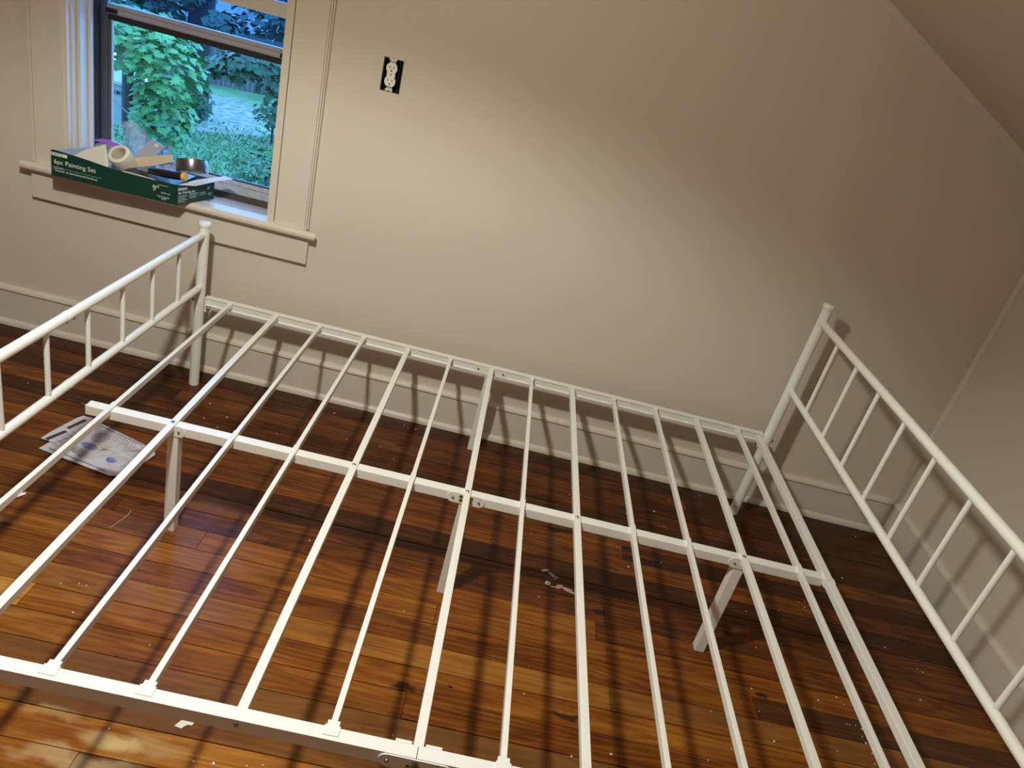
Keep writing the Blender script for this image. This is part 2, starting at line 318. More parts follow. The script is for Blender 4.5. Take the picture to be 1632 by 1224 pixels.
tag(fin('wall_front', B(XL - 0.1, XR + 0.1, YN - 0.1, YN, -0.06, 2.9), M['wall']), kind='structure')
ZF = 2.30
xa = XR - (ZF - 1.337) / 0.4957; xb = XL + (ZF - 1.337) / 0.4957
bm = bmesh.new()
prof = [(XR + 0.08, kneez(XR + 0.08)), (xa, ZF), (xb, ZF), (XL - 0.08, kneez(XR + 0.08))]
lo = [[bm.verts.new((x, y, z)) for x, z in prof] for y in (YN, 0)]; hi = [[bm.verts.new((x, y, z + 0.1)) for x, z in prof] for y in (YN, 0)]
for i in range(3):
    bm.faces.new((lo[0][i], lo[0][i + 1], lo[1][i + 1], lo[1][i])); bm.faces.new((hi[0][i], hi[1][i], hi[1][i + 1], hi[0][i + 1]))
    for k in (0, 1): bm.faces.new((lo[k][i], lo[k][i + 1], hi[k][i + 1], hi[k][i]))
for i in (0, 3): bm.faces.new((lo[0][i], lo[1][i], hi[1][i], hi[0][i]))
tag(fin('ceiling', bm, M['ceil']), kind='structure')

# floor: subfloor and boards that run along the back wall
fl = tag(fin('floor', B(XL - 0.1, XR + 0.1, YN - 0.1, 0.0, -0.10, -0.022), M['dark']), kind='structure')
PW = 0.0757
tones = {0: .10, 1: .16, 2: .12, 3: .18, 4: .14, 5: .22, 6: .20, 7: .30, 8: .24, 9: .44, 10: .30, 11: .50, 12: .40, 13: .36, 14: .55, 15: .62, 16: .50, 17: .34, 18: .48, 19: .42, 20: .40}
rng = random.Random(21)
row = 0; y1 = -0.0285
ys = [-1.315 + PW * n for n in range(17, -42, -1)]
seamtop = [y for y in ys if y < -0.03]
edges = [-0.002] + seamtop
for i in range(len(edges) - 1):
    ya, yb = edges[i], edges[i + 1]
    if yb < -2.35: break
    x = XL if rng.random() < 0.5 else XL - rng.random()
    cuts = []
    xx = -0.9 + rng.random() * 1.6
    while xx < XR - 0.3: cuts.append(xx); xx += 1.1 + rng.random() * 1.6
    if i == 16: cuts = [0.25, 1.0, 2.2]
    if i == 12: cuts = [-0.4, 1.03, 1.505]
    if i == 10: cuts = [0.1, 1.507]
    if i == 14: cuts = [-0.2, 1.505, 2.3]
    xsb = [XL] + cuts + [XR]
    for j in range(len(xsb) - 1):
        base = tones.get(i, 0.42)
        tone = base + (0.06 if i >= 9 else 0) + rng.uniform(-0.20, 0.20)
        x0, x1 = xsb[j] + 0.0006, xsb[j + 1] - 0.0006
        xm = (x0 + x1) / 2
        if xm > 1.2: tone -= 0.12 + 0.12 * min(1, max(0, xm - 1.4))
        dz = rng.uniform(-0.0007, 0.0007)
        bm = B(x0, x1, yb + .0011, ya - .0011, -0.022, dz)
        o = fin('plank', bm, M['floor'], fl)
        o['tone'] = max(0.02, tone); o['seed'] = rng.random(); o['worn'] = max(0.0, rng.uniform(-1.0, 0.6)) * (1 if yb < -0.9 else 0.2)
# rest of the floor behind the camera, same boards joined
bm = bmesh.new(); yy = edges[i]
while yy > YN:
    box(bm, XL, XR, max(YN, yy - PW) + .0006, yy - .0006, -0.022, 0.0); yy -= PW
o = fin('plank_run', bm, M['floor'], fl); o['kind'] = 'stuff'; o['tone'] = 0.42; o['seed'] = 0.5; o['worn'] = 0.3

# baseboards: board with a rounded cap and a shoe moulding
def bbprof(t, h): return [(0, 0), (-t - 0.012, 0), (-t - 0.0115, 0.010), (-t - 0.007, 0.018), (-t, 0.022), (-t, h - 0.014), (-t - 0.006, h - 0.010), (-t - 0.0055, h - 0.002), (-t, h + 0.004), (0, h + 0.006)]
BH = 0.148
def sweep(prof, a, b_, along):
    bm = bmesh.new()
    if along == 'x': P = lambda s, d, z: (s, d, z)
    else: P = lambda s, d, z: (XR + d, s, z)
    A = [bm.verts.new(P(a, d, z)) for d, z in prof]; C = [bm.verts.new(P(b_, d, z)) for d, z in prof]; n = len(prof)
    for k in range(n): bm.faces.new((A[k], A[(k + 1) % n], C[(k + 1) % n], C[k]))
    bm.faces.new(A[::-1]); bm.faces.new(C); return bm
tag(fin('baseboard_back', sweep(bbprof(0.012, BH), XL, XR, 'x'), M['trim'], smooth=True), kind='structure')
tag(fin('baseboard_right', sweep(bbprof(0.010, BH), YN, -0.02, 'y'), M['trim'], smooth=True), kind='structure')
# quarter-round in the corner and flat bead under the slope
bm = bmesh.new(); R0 = 0.016
pr = [(0, 0)] + [(-R0 * math.cos(t), -R0 * math.sin(t)) for t in [k * math.pi / 10 for k in range(6)]]
A = [bm.verts.new((XR + x, y, BH + 0.006)) for x, y in pr]; C = [bm.verts.new((XR + x, y, 1.345)) for x, y in pr]
for k in range(len(pr)): bm.faces.new((A[k], A[(k + 1) % len(pr)], C[(k + 1) % len(pr)], C[k]))
bm.faces.new(A[::-1]); bm.faces.new(C)
tag(fin('trim_1', bm, M['trim'], smooth=True), kind='structure')
bm = bmesh.new(); sd = Vector((-1, 0, 0.4957)).normalized(); nd = Vector((-0.4957, 0, -1)).normalized()
p0 = Vector((XR, 0, kneez(XR))); p1 = Vector((xa, 0, ZF))
pr2 = [(0, 0), (0.0, -0.010), (0.010, -0.010), (0.020, -0.004), (0.024, 0)]
A = [bm.verts.new(p0 + nd * a + Vector((0, b_, 0))) for a, b_ in pr2]; C = [bm.verts.new(p1 + nd * a + Vector((0, b_, 0))) for a, b_ in pr2]
for k in range(5): bm.faces.new((A[k], A[(k + 1) % 5], C[(k + 1) % 5], C[k]))
bm.faces.new(A[::-1]); bm.faces.new(C)
tag(fin('trim_2', bm, M['trim']), kind='structure')

# ---------------- window
win = empty('window_1', ((WX0 + WX1) / 2, 0, 0.637), kind='structure')
def casing(x0, x1, z0, z1, inner):   # flat board, inner bead, outer back band groove
    bm = bmesh.new(); s = 1 if inner == 'r' else -1
    xi = x0 if inner == 'l' else x1; xo = x1 if inner == 'l' else x0
    d = 1 if inner == 'l' else -1
    box(bm, *sorted((xi, xi + d * 0.014)), -0.022, 0.0, z0, z1)
    box(bm, *sorted((xi + d * 0.014, xi + d * 0.0235)), -0.026, 0.0, z0, z1)
    box(bm, *sorted((xi + d * 0.0255, xi + d * 0.07)), -0.020, 0.0, z0, z1)
    box(bm, *sorted((xi + d * 0.07, xo - d * 0.013)), -0.0205, 0.0, z0, z1)
    box(bm, *sorted((xo - d * 0.0115, xo - d * 0.0055)), -0.022, 0.0, z0, z1)
    box(bm, *sorted((xo - d * 0.0042, xo)), -0.020, 0.0, z0, z1)
    box(bm, *sorted((xi + d * 0.002, xo - d * 0.002)), -0.012, 0.0, z0 + .001, z1)
    return bm
fin('casing', casing(WX1, 0.3125, 0.637, WZ1 + 0.14, 'l'), M['trim'], win)
fin('casing', casing(-0.620, WX0, 0.637, WZ1 + 0.14, 'r'), M['trim'], win)
fin('head_casing', B(WX0 - 0.001, WX1 + 0.001, -0.02, 0, WZ1, WZ1 + 0.14), M['trim'], win)
bm = bmesh.new(); st = [(0.022, 0.611), (-0.040, 0.611), (-0.0455, 0.617), (-0.0465, 0.626), (-0.043, 0.634), (-0.038, 0.637), (0.022, 0.637)]
A = [bm.verts.new((-0.648, y, z)) for y, z in st]; C = [bm.verts.new((0.345, y, z)) for y, z in st]
for k in range(7): bm.faces.new((A[k], A[(k + 1) % 7], C[(k + 1) % 7], C[k]))
bm.faces.new(A[::-1]); bm.faces.new(C)
# the stool is notched round the wall: keep the part beyond the wall face inside the opening
for v in bm.verts:
    if v.co.y > 0: v.co.x = min(max(v.co.x, WX0 + 0.001), WX1 - 0.001)
fin('stool', bm, M['trim'], win)
fin('apron', B(-0.626, 0.318, -0.020, 0, 0.514, 0.611), M['trim'], win, bevel=0.0015)
# jambs with stops and parting beads
def jamb(xw, s):
    bm = bmesh.new()
    box(bm, *sorted((xw, xw + s * 0.006)), 0.0, 0.158, 0.637, WZ1)
    return bm
fin('jamb', jamb(WX0, 1), M['trim'], win); fin('jamb', jamb(WX1, -1), M['trim'], win)
for xw, s in ((WX0 + .006, 1), (WX1 - .006, -1)):
    fin('sash_stop', B(*sorted((xw, xw + s * 0.010)), 0.022, 0.040, 0.637, WZ1), M['trim'], win, bevel=0.002)
    fin('parting_bead', B(*sorted((xw, xw + s * 0.010)), 0.082, 0.094, 0.637, WZ1), M['trim'], win, bevel=0.002)
    fin('storm_track', B(*sorted((xw, xw + s * 0.006)), 0.118, 0.150, 0.637, WZ1), M['seal'], win)
fin('head_jamb', B(WX0, WX1, 0.0, 0.158, WZ1 - 0.02, WZ1), M['trim'], win)
# raised wooden sash: only its bottom rail, stiles and pane show
sash = fin('sash', box(box(B(WX0 + .018, WX1 - .018, 0.050, 0.078, 1.263, 1.306), WX0 + .018, WX0 + .058, 0.050, 0.078, 1.306, 1.80), WX1 - .020, WX1 - .0182, 0.050, 0.078, 1.306, 1.80), M['trim'], win)
fin('pane', B(WX0 + .05, WX1 - .019, 0.062, 0.065, 1.30, 1.80), M['glass2'], sash)
# sloping outer sill and grooves
bm = bmesh.new(); sl = [(0.024, 0.585), (0.024, 0.629), (0.034, 0.629), (0.036, 0.625), (0.044, 0.625), (0.046, 0.631), (0.150, 0.622), (0.158, 0.585)]
A = [bm.verts.new((WX0 + .006, y, z)) for y, z in sl]; C = [bm.verts.new((WX1 - .006, y, z)) for y, z in sl]
for k in range(8): bm.faces.new((A[k], A[(k + 1) % 8], C[(k + 1) % 8], C[k]))
bm.faces.new(A[::-1]); bm.faces.new(C)
fin('outer_sill', bm, M['sill'], win)
fin('sill_groove', B(WX0 + .007, WX1 - .007, 0.0225, 0.0238, 0.62, 0.632), M['seal'], win)
fin('gap_shade_strip', B(WX0 + .007, WX1 - .007, 0.148, 0.158, 0.620, 0.644), M['grime_gap'], win)  # gap under the storm rail, its shade put in as a dark brown strip
# storm window
stw = fin('storm_frame', box(box(box(B(WX0 + .001, WX0 + .030, 0.158, 0.176, 0.60, WZ1), WX1 - .030, WX1 - .001, 0.158, 0.176, 0.60, WZ1), WX0 + .03, WX0 + .041, 0.164, 0.176, 0.68, 1.13), WX1 - .041, WX1 - .03, 0.164, 0.176, 0.68, 1.13), M['storm'], win)
b3 = bmesh.new()
box(b3, WX0 + .03, WX1 - .03, 0.158, 0.176, 0.645, 0.664); box(b3, WX0 + .03, WX1 - .03, 0.162, 0.176, 0.664, 0.674); box(b3, WX0 + .03, WX1 - .03, 0.158, 0.176, 0.674, 0.689)
fin('storm_bottom_rail', b3, M['sill'], win)
fin('storm_bottom_seal', B(WX0 + .03, WX1 - .03, 0.163, 0.176, 0.689, 0.694), M['seal'], win)
b3 = bmesh.new(); box(b3, WX0 + .03, WX1 - .03, 0.154, 0.176, 1.150, 1.163); box(b3, WX0 + .03, WX1 - .03, 0.157, 0.176, 1.1475, 1.150); box(b3, WX0 + .065, WX1 - .065, 0.152, 0.176, 1.134, 1.1475); box(b3, WX0 + .03, WX1 - .03, 0.156, 0.176, 1.131, 1.134)
fin('storm_meeting_rail', b3, M['stormrail'], win)
fin('storm_rail_seal', B(WX0 + .03, WX1 - .03, 0.162, 0.176, 1.112, 1.131), M['seal'], win)
for x0 in (WX0 + .026, WX1 - .065): fin('finger_latch', B(x0, x0 + .039, 0.150, 0.170, 1.1345, 1.147), M['black'], win, bevel=0.001)
for xa_, xb_ in ((WX0 + .0405, WX0 + .044), (WX1 - .044, WX1 - .0405)): fin('bright_edge_strip', B(xa_, xb_, 0.160, 0.169, 0.692, 1.114), M['sill'], win)  # thin strips added to catch daylight as a bright pane edge
fin('pane', B(WX0 + .041, WX1 - .041, 0.169, 0.172, 0.692, 1.114), M['glass'], win)
fin('pane', B(WX0 + .03, WX1 - .03, 0.165, 0.168, 1.16, 1.80), M['glass2'], win)

# ---------------- electrical outlet
ex, ez = 0.5045, 1.1875
eo = empty('electrical_outlet', (ex, 0, ez), 'white duplex electrical outlet without cover plate in a dark wall opening', 'outlet')
b3 = bmesh.new()
box(b3, OX0 + .0005, OX0 + .004, 0.001, 0.07, OZ0 + .0005, OZ1 - .0005); box(b3, OX1 - .004, OX1 - .0005, 0.001, 0.07, OZ0 + .0005, OZ1 - .0005)
box(b3, OX0 + .004, OX1 - .004, 0.001, 0.07, OZ0 + .0005, OZ0 + .004); box(b3, OX0 + .004, OX1 - .004, 0.001, 0.07, OZ1 - .004, OZ1 - .0005); box(b3, OX0 + .004, OX1 - .004, 0.066, 0.07, OZ0 + .004, OZ1 - .004)
bx = fin('outlet_box', b3, M['blackbox'], eo)
for x_ in (OX0 + .0105, OX1 - .0115): fin('box_rib', B(x_ - .0012, x_ + .0012, 0.010, 0.066, OZ0 + .004, OZ1 - .004), M['blackbox'], bx)
b3 = bmesh.new(); box(b3, ex - .009, ex + .009, 0.003, 0.0045, ez - .0425, ez + .0425)
yk = fin('yoke', b3, M['strap'], eo)
for s in (-1, 1):
    b3 = bmesh.new(); box(b3, ex - .009, ex + .009, -.0005, 0.001, ez + s * .0440 - .0025, ez + s * .0440 + .0025)
    for q in (-1, 1): lathe(b3, (ex + q * .0075, 0.001, ez + s * .0450), [(.0042, 0), (.0042, .0018)], 14, (0, -1, 0))
    e_ = fin('plaster_ear', b3, M['device'], eo)
    for q in (-1, 1): fin('ear_hole', lathe(bmesh.new(), (ex + q * .0075, -0.0008, ez + s * .0450), [(.0015, 0), (.0015, .0004)], 10, (0, -1, 0)), M['dark'], e_)
    fin('mounting_screw', lathe(bmesh.new(), (ex + .002 * s, 0.003, ez + s * .0385), [(.0028, 0), (.0028, .0012), (.0015, .002)], 12, (0, -1, 0)), M['strap'], eo)
    # receptacle face: circle with flattened top and bottom
    poly = []
    for k in range(28):
        t = 2 * math.pi * k / 28; px, pz = .0172 * math.cos(t), .0172 * math.sin(t); pz = max(-.0142, min(.0142, pz)); poly.append((ex + px, -.003, ez + s * .0195 + pz))
    fc = fin('receptacle_face', prism(poly, .010, (0, 1, 0)), M['device'], eo)
    for q, hh in ((-1, .0042), (1, .0034)): fin('blade_slot', B(ex + q * .0062 - .0011, ex + q * .0062 + .0011, -.0034, -.0026, ez + s * .0195 + .0035 - hh, ez + s * .0195 + .0035 + hh), M['dark'], fc)
    fin('ground_hole', lathe(bmesh.new(), (ex, -.0026, ez + s * .0195 - .0075), [(.0026, 0), (.0026, .0008)], 12, (0, -1, 0)), M['dark'], fc)
fin('receptacle_bridge', B(ex - .013, ex + .013, -.001, .006, ez - .006, ez + .006), M['device'], eo)
fin('cover_screw_hole', lathe(bmesh.new(), (ex, -.001, ez), [(.002, 0), (.002, .0006)], 12, (0, -1, 0)), M['dark'], eo)

# ================================================================== BED
YF = -0.118; YNR = -1.636; YM = -0.877; ZR = 0.345; LX = 2.056
bed = empty('bed_frame', (1.03, YM, 0), 'white metal bed frame with bare slats, low footboard and taller barred headboard', 'bed frame')
def post(x, y, ht, lean=0):
    p = fin('post', T([(x - lean, y, 0.0), (x + lean * .5, y, ht - .010)], 0.0172, 20), M['metal'], bed, smooth=True)
    fin('post_cap', lathe(bmesh.new(), (x + lean * .5, y, ht - .016), [(.0185, 0), (.0205, .003), (.0205, .010), (.0190, .014), (.0150, .0165)], 20), M['clip'], p, smooth=True)
    return p
def endboard(x, ht, zu, zl, lean):
    for y in (YF, YNR): post(x, y, ht, lean)
    for nm, z, r_ in (('top_rail', zu, .0122), ('lower_rail', zl, .0112)):
        for a, b_ in ((YF, YM + .001), (YM - .001, YNR)):
            rl = fin(nm, T([(x, a, z), (x, b_, z)], r_, 18), M['metal'], bed, smooth=True)
        fin('rail_collar', T([(x, YM + .004, z), (x, YM - .012, z)], r_ + .0008, 18), M['metal'], bed, smooth=True)
    proto = None
    for k in range(8):
        y = YF - .174 - k * .1668 if k < 4 else YNR + .174 + (7 - k) * .1668
        if proto is None:
            proto = fin('spindle', T([(x, y, zl + .006), (x, y, zl + .018), (x, y, zu - .018), (x, y, zu - .006)], [.0066, .0066, .0066, .0066], 12), M['metal'], bed, smooth=True)
            cz = wloc(proto).z
        else: cp(proto, bed, (x, y, cz))
endboard(0.002, 0.612, 0.5685, 0.382, 0.004)
endboard(LX, 0.862, 0.7975, 0.5375, 0.003)
# screws at the footboard joint
for z, r_ in ((0.5685, .0122), (0.382, .0112)):
    for dy in (-.014, .014):
        fin('joint_screw', lathe(bmesh.new(), (.002 + .006, YM + dy, z - .0095), [(.0035, 0), (.0035, .003), (.002, .004)], 10, (.55, 0, -.83)), M['bolt'], bed, smooth=True)
# side rails: C-channel, two halves each
def rail(yi, yo, x0, x1):
    s = 1 if yo > yi else -1; t = .0022; h = .028; bm = bmesh.new()
    pr = [(yi, ZR), (yo, ZR), (yo, ZR - h), (yi, ZR - h), (yi, ZR - h + t), (yo - s * t, ZR - h + t), (yo - s * t, ZR - t), (yi + s * .0, ZR - t - .0015), (yi, ZR - t)]
    w_ = yi + s * .0025
    pr = [(yi, ZR - .002), (yi, ZR), (yo, ZR), (yo, ZR - h), (yi - s * .002, ZR - h), (yi - s * .002, ZR - h + .0025), (w_ - s * .001, ZR - h + .0025), (w_, ZR - h + .004), (w_, ZR - .004), (w_ - s * .001, ZR - .0025)]
    A = [bm.verts.new((x0, y, z)) for y, z in pr]; C = [bm.verts.new((x1, y, z)) for y, z in pr]; n = len(pr)
    for k in range(n): bm.faces.new((A[k], A[(k + 1) % n], C[(k + 1) % n], C[k]))
    bm.faces.new(A[::-1]); bm.faces.new(C)
    return fin('side_rail', bm, M['metal'], bed)
SX = [0.1068, 0.2665, 0.4200, 0.5770, 0.7339, 0.8861, 1.0332, 1.1798, 1.3273, 1.4799, 1.6331, 1.7859, 1.9417]
XJ = SX[6]
for yi, yo in ((YF, -.094), (YNR, -1.6605)):
    rail(yi, yo, 0.022, XJ - .0007); rail(yi, yo, XJ + .0007, LX - .022)
    for x, s in ((0.0225, 1), (LX - .0225, -1)):
        s2 = 1 if yo > yi else -1
        pl_ = fin('rail_hook', B(*sorted((x - s * .002, x + s * .003)), *sorted((yi - s2 * .004, yo - s2 * .006)), ZR - .052, ZR + .003), M['metal'], bed, bevel=.0008)
        fin('hook_bolt', lathe(bmesh.new(), (x + s * .003, yi + s2 * .006, ZR - .040), [(.006, 0), (.006, .007), (.0045, .009)], 8, (s, 0, 0)), M['bolt'], pl_, smooth=True)
        fin('post_nut', lathe(bmesh.new(), (x - s * .040, yi + s2 * .006, ZR - .018), [(.006, 0), (.006, .006)], 8, (-s, 0, 0)), M['bolt'], pl_, smooth=True)
# joint plates on the side rails (far one seen from inside, near one from outside)
def stadium(cx, cz, hw, hh, y, t, n):
    poly = []
    for k in range(9): a = -math.pi / 2 + math.pi * k / 8; poly.append((cx + hw - hh + hh * math.cos(a), y, cz + hh * math.sin(a)))
    for k in range(9): a = math.pi / 2 + math.pi * k / 8; poly.append((cx - hw + hh + hh * math.cos(a), y, cz + hh * math.sin(a)))
    return prism(poly, t, (0, n, 0))
def screw(parent, c, r_, n, mt='bolt'):
    return fin('screw', lathe(bmesh.new(), c, [(r_ * 1.0, 0), (r_, .0015), (r_ * .6, .0032)], 12, n), M[mt], parent, smooth=True)
jp = fin('joint_plate', stadium(XJ, ZR - .0145, .058, .0105, -.1160, .0016, -1), M['metal'], bed)
for s in (-1, 1): screw(jp, (XJ + s * .045, -.1176, ZR - .0145), .0035, (0, -1, 0))
jn = fin('joint_plate', stadium(XJ, ZR - .0165, .062, .0145, -1.6605, .0022, -1), M['metal'], bed)
for s in (-1, 1): screw(jn, (XJ + s * .047, -1.6627, ZR - .0165), .0035, (0, -1, 0))
screw(jn, (XJ, -1.6627, ZR - .010), .0055, (0, -1, 0))
def caution(parent, cx, y, cz, wd, ht):
    k = fin('caution_label', B(cx - wd / 2, cx + wd / 2, y - .0004, y, cz - ht / 2, cz + ht / 2), M['cautiony'], parent); k['label'] = 'yellow and black caution label'
    return k
def caution_sub(part_parent, cx, y, cz, wd, ht):
    fin('caution_header', B(cx - wd / 2, cx + wd / 2, y - .0008, y - .0003, cz + ht * .16, cz + ht / 2), M['cautionk'], part_parent)
    tx = text('caution_text', 'CAUTION', ht * .34, (cx - wd * .36, y - .0012, cz + ht * .21), (1, 0, 0), (0, 0, 1), M['cautiony'], part_parent, .0001)
    b3 = bmesh.new()
    tri = prism([(cx - wd * .46, y - .0004, cz - ht * .42), (cx - wd * .22, y - .0004, cz - ht * .42), (cx - wd * .34, y - .0004, cz + ht * .06)], .0003, (0, -1, 0))
    fin('warning_triangle', tri, M['cautionk'], part_parent)
    b3 = bmesh.new()
    for i in range(4): box(b3, cx - wd * .14, cx + wd * (.42 - .1 * (i % 2)), y - .0007, y - .0004, cz - ht * .40 + i * ht * .13, cz - ht * .34 + i * ht * .13)
    fin('fine_print', b3, M['cautionk'], part_parent)
c1 = caution(bed, XJ + .004, -1.6630, ZR - .0225, .036, .015); caution_sub(c1, XJ + .004, -1.6630, ZR - .0225, .036, .015)
screw(bed, (SX[4], -1.6605, ZR - .011), .0042, (0, -1, 0)); screw(bed, (SX[8], -1.6605, ZR - .011), .0042, (0, -1, 0))
# raised lips on the near rail joint
for s in (-1, 1): fin('rail_lip', B(*sorted((XJ + s * .012, XJ + s * .040)), YNR - .001, YNR + .005, ZR - .008, ZR + .0006), M['metal'], bed)
# slats
WIDE = {1, 4, 6, 8, 11}
def slat_bm(wd, h):
    b3 = B(-wd / 2, wd / 2, YNR - .001, YF + .002, -h, 0); bmesh.ops.bevel(b3, geom=list(b3.edges), offset=.0014, segments=2, profile=.6, affect='EDGES'); return b3
protoW = protoN = None
for i, x in enumerate(SX):
    if i in WIDE:
        if protoW is None:
            protoW = fin('slat', (lambda b_: (bmesh.ops.translate(b_, verts=b_.verts, vec=(x, 0, ZR - .001)), b_)[1])(slat_bm(.0175, .016)), M['metal'], bed, loc=(x, YM, ZR - .001))
            o = protoW
        else: o = cp(protoW, bed, (x, YM, ZR - .001))
        q = screw(o, (x - .001, YM - .004, ZR - .0012), .0048, (0, 0, 1), 'boltb' if i == 1 else 'bolt')
        if i == 1: q['label'] = 'blue bolt head'
    else:
        if protoN is None:
            protoN = fin('slat', (lambda b_: (bmesh.ops.translate(b_, verts=b_.verts, vec=(x, 0, ZR)), b_)[1])(slat_bm(.0112, .018)), M['metal'], bed, loc=(x, YM, ZR - .0)); o = protoN
            oc1 = fin('end_clip', (lambda b_: box(b_, x - .0135, x + .0135, YNR - .017, YNR + .002, ZR - .0005, ZR + .0022))(B(x - .0105, x + .0105, YNR - .004, YNR + .012, ZR - .016, ZR + .0015)), M['clip'], o, bevel=.0005)
            oc2 = fin('end_clip', (lambda b_: box(b_, x - .010, x + .010, YF - .002, YF + .012, ZR - .0005, ZR + .0018))(B(x - .008, x + .008, YF - .008, YF + .003, ZR - .014, ZR + .0012)), M['clip'], o, bevel=.0005)
            oc3 = fin('centre_sleeve', B(x - .0068, x + .0068, YM - .014, YM + .020, ZR - .019, ZR + .0012), M['clip'], o, bevel=.0008)
        else:
            o = cp(protoN, bed, (x, YM, ZR))
            for q in (oc1, oc2, oc3):
                c = q.copy(); COL.objects.link(c); c.parent = o; c.location = q.location
# centre beam, head crossbar, legs
BZ = ZR - .006
for a, b_ in ((0.048, XJ - .0006), (XJ + .0006, LX - .048)):
    fin('centre_beam', B(a, b_, YM - .014, YM + .014, BZ - .026, BZ), M['metal'], bed, bevel=.0015)
fin('beam_stud', T([(0.050, YM, BZ - .010), (0.030, YM, BZ - .010)], .004, 8), M['bolt'], bed, smooth=True)
for a, b_ in ((YF - .006, YM - .020), (YM - .0215, YNR + .002)):
    fin('head_crossbar', B(LX - .048, LX - .026, a, b_, ZR - .021, ZR), M['metal'], bed, bevel=.002) if a > b_ else None
fin('crossbar_sleeve', B(LX - .0492, LX - .0248, YM - .030, YM - .012, ZR - .0222, ZR + .0012), M['metal'], bed, bevel=.001)
def leg(x, y, zt, w_=.028):
    return fin('support_leg', B(x - w_ / 2, x + w_ / 2, y - w_ / 2, y + w_ / 2, 0.0, zt), M['metal'], bed, bevel=.0015)
ZB = BZ - .026
leg(SX[1] + .004, YM, ZB); leg(XJ, YM, ZB); leg(SX[11] - .004, YM, ZB); leg(XJ, YF + .010, ZR - .029); leg(XJ, YNR - .010, ZR - .029)
# leg brackets on the front face of the beam
def bracket(x0, x1, rl, rr):
    y = YM - .014; cz = BZ - .0135; hh = .0155; poly = []
    if rr: poly += [(x1 - hh + hh * math.cos(a), y, cz + hh * math.sin(a)) for a in [-math.pi / 2 + math.pi * k / 8 for k in range(9)]]
    else: poly += [(x1, y, cz - hh), (x1, y, cz + hh)]
    if rl: poly += [(x0 + hh + hh * math.cos(a), y, cz + hh * math.sin(a)) for a in [math.pi / 2 + math.pi * k / 8 for k in range(9)]]
    else: poly += [(x0, y, cz + hh), (x0, y, cz - hh)]
    return fin('leg_bracket', prism(poly, .0022, (0, -1, 0)), M['metal'], bed)
k1 = bracket(SX[1] - .012, SX[1] + .036, False, True); screw(k1, (SX[1] + .020, YM - .0162, BZ - .0135), .0036, (0, -1, 0))
k2 = bracket(SX[11] - .040, SX[11] + .012, True, False); screw(k2, (SX[11] - .024, YM - .0162, BZ - .0135), .0036, (0, -1, 0))
k3 = bracket(XJ - .050, XJ + .050, True, True)
for s in (-1, 1): screw(k3, (XJ + s * .0345, YM - .0162, BZ - .0135), .0036, (0, -1, 0))
c2 = caution(bed, XJ, YM - .0163, BZ - .013, .036, .020); caution_sub(c2, XJ, YM - .0163, BZ - .013, .036, .020)

# ================================================================== PAINTING BOX ON THE STOOL
ZS = 0.6375
FL, FR, BL, BR = Vector((-.4985, -.113, ZS)), Vector((-.1000, -.101, ZS)), Vector((-.470, .060, ZS)), Vector((-.045, .058, ZS))
pb = empty('painting_box', (-.28, -.02, ZS), 'open dark green painting set box overhanging the window stool', 'box')
def panel(pts_lo, pts_hi, t, n): return prism(pts_lo + pts_hi[::-1], t, n)
nfr = Vector((0.013, -0.406, 0)).normalized(); xdf = (FR - FL).normalized()
def fp(s, z): return FL + (FR - FL) * s + Vector((0, 0, z))
tops = [(0, .081), (.02, .0845), (.08, .083), (.2, .080), (.3, .0765), (.42, .071), (.5, .068), (.58, .069), (.7, .069), (.8, .067), (.9, .066), (1, .067)]
front = prism([fp(0, 0), fp(1, 0)] + [fp(s, h) for s, h in tops[::-1]], .0018, nfr)
fin('front_panel', front, M['green'], pb)
fin('front_liner', prism([fp(.003, .002) - nfr * .0012, fp(.997, .002) - nfr * .0012] + [fp(min(.997, max(.003, s)), h - .001) - nfr * .0012 for s, h in tops[::-1]], .001, nfr), M['cardin'], pb)
fin('torn_edge', prism([fp(.56, .0675), fp(.84, .0655), fp(.81, .0680), fp(.76, .0685), fp(.72, .0705), fp(.68, .0702), fp(.63, .0712), fp(.57, .0705)], .0024, nfr), M['cardraw'], pb)
def sidep(A, C, ha, hb, name, outm, t, n):
    fin(name, prism([A, C, C + Vector((0, 0, hb)), A + Vector((0, 0, ha))], t, n), outm, pb)
nr = Vector((0.158, -.0475, 0)).normalized()
sidep(FR, BR, .0665, .074, 'end_panel', M['green'], .0016, nr)
sidep(FR - nr * .0012, BR - nr * .0012, .0660, .0735, 'end_liner', M['cardin'], .001, nr)
sidep(FL, BL, .080, .072, 'end_panel', M['cardin'], .0016, Vector((1, 0, 0)))
sidep(BL, BR, .062, .070, 'back_panel', M['cardin'], .0016, Vector((0, -1, 0)))
fin('bottom_panel', prism([FL, FR, BR, BL], .0016, (0, 0, 1)), M['cardin'], pb)
# bent-out flap on the right end
f0, f1 = FR + Vector((.001, 0, .0672)), BR + Vector((0, 0, .0745))
fin('end_flap', prism([f0 + Vector((.002, .003, 0)), f0 + Vector((.038, .05, -.004)), f1 + Vector((.028, -.035, .002)), f1 + Vector((.066, -.006, .012)), f1 + Vector((.036, .004, .013)), f1, (f0 + f1) / 2 + Vector((0, 0, .004))], .0012, (0, 0, 1)), M['flap'], pb)
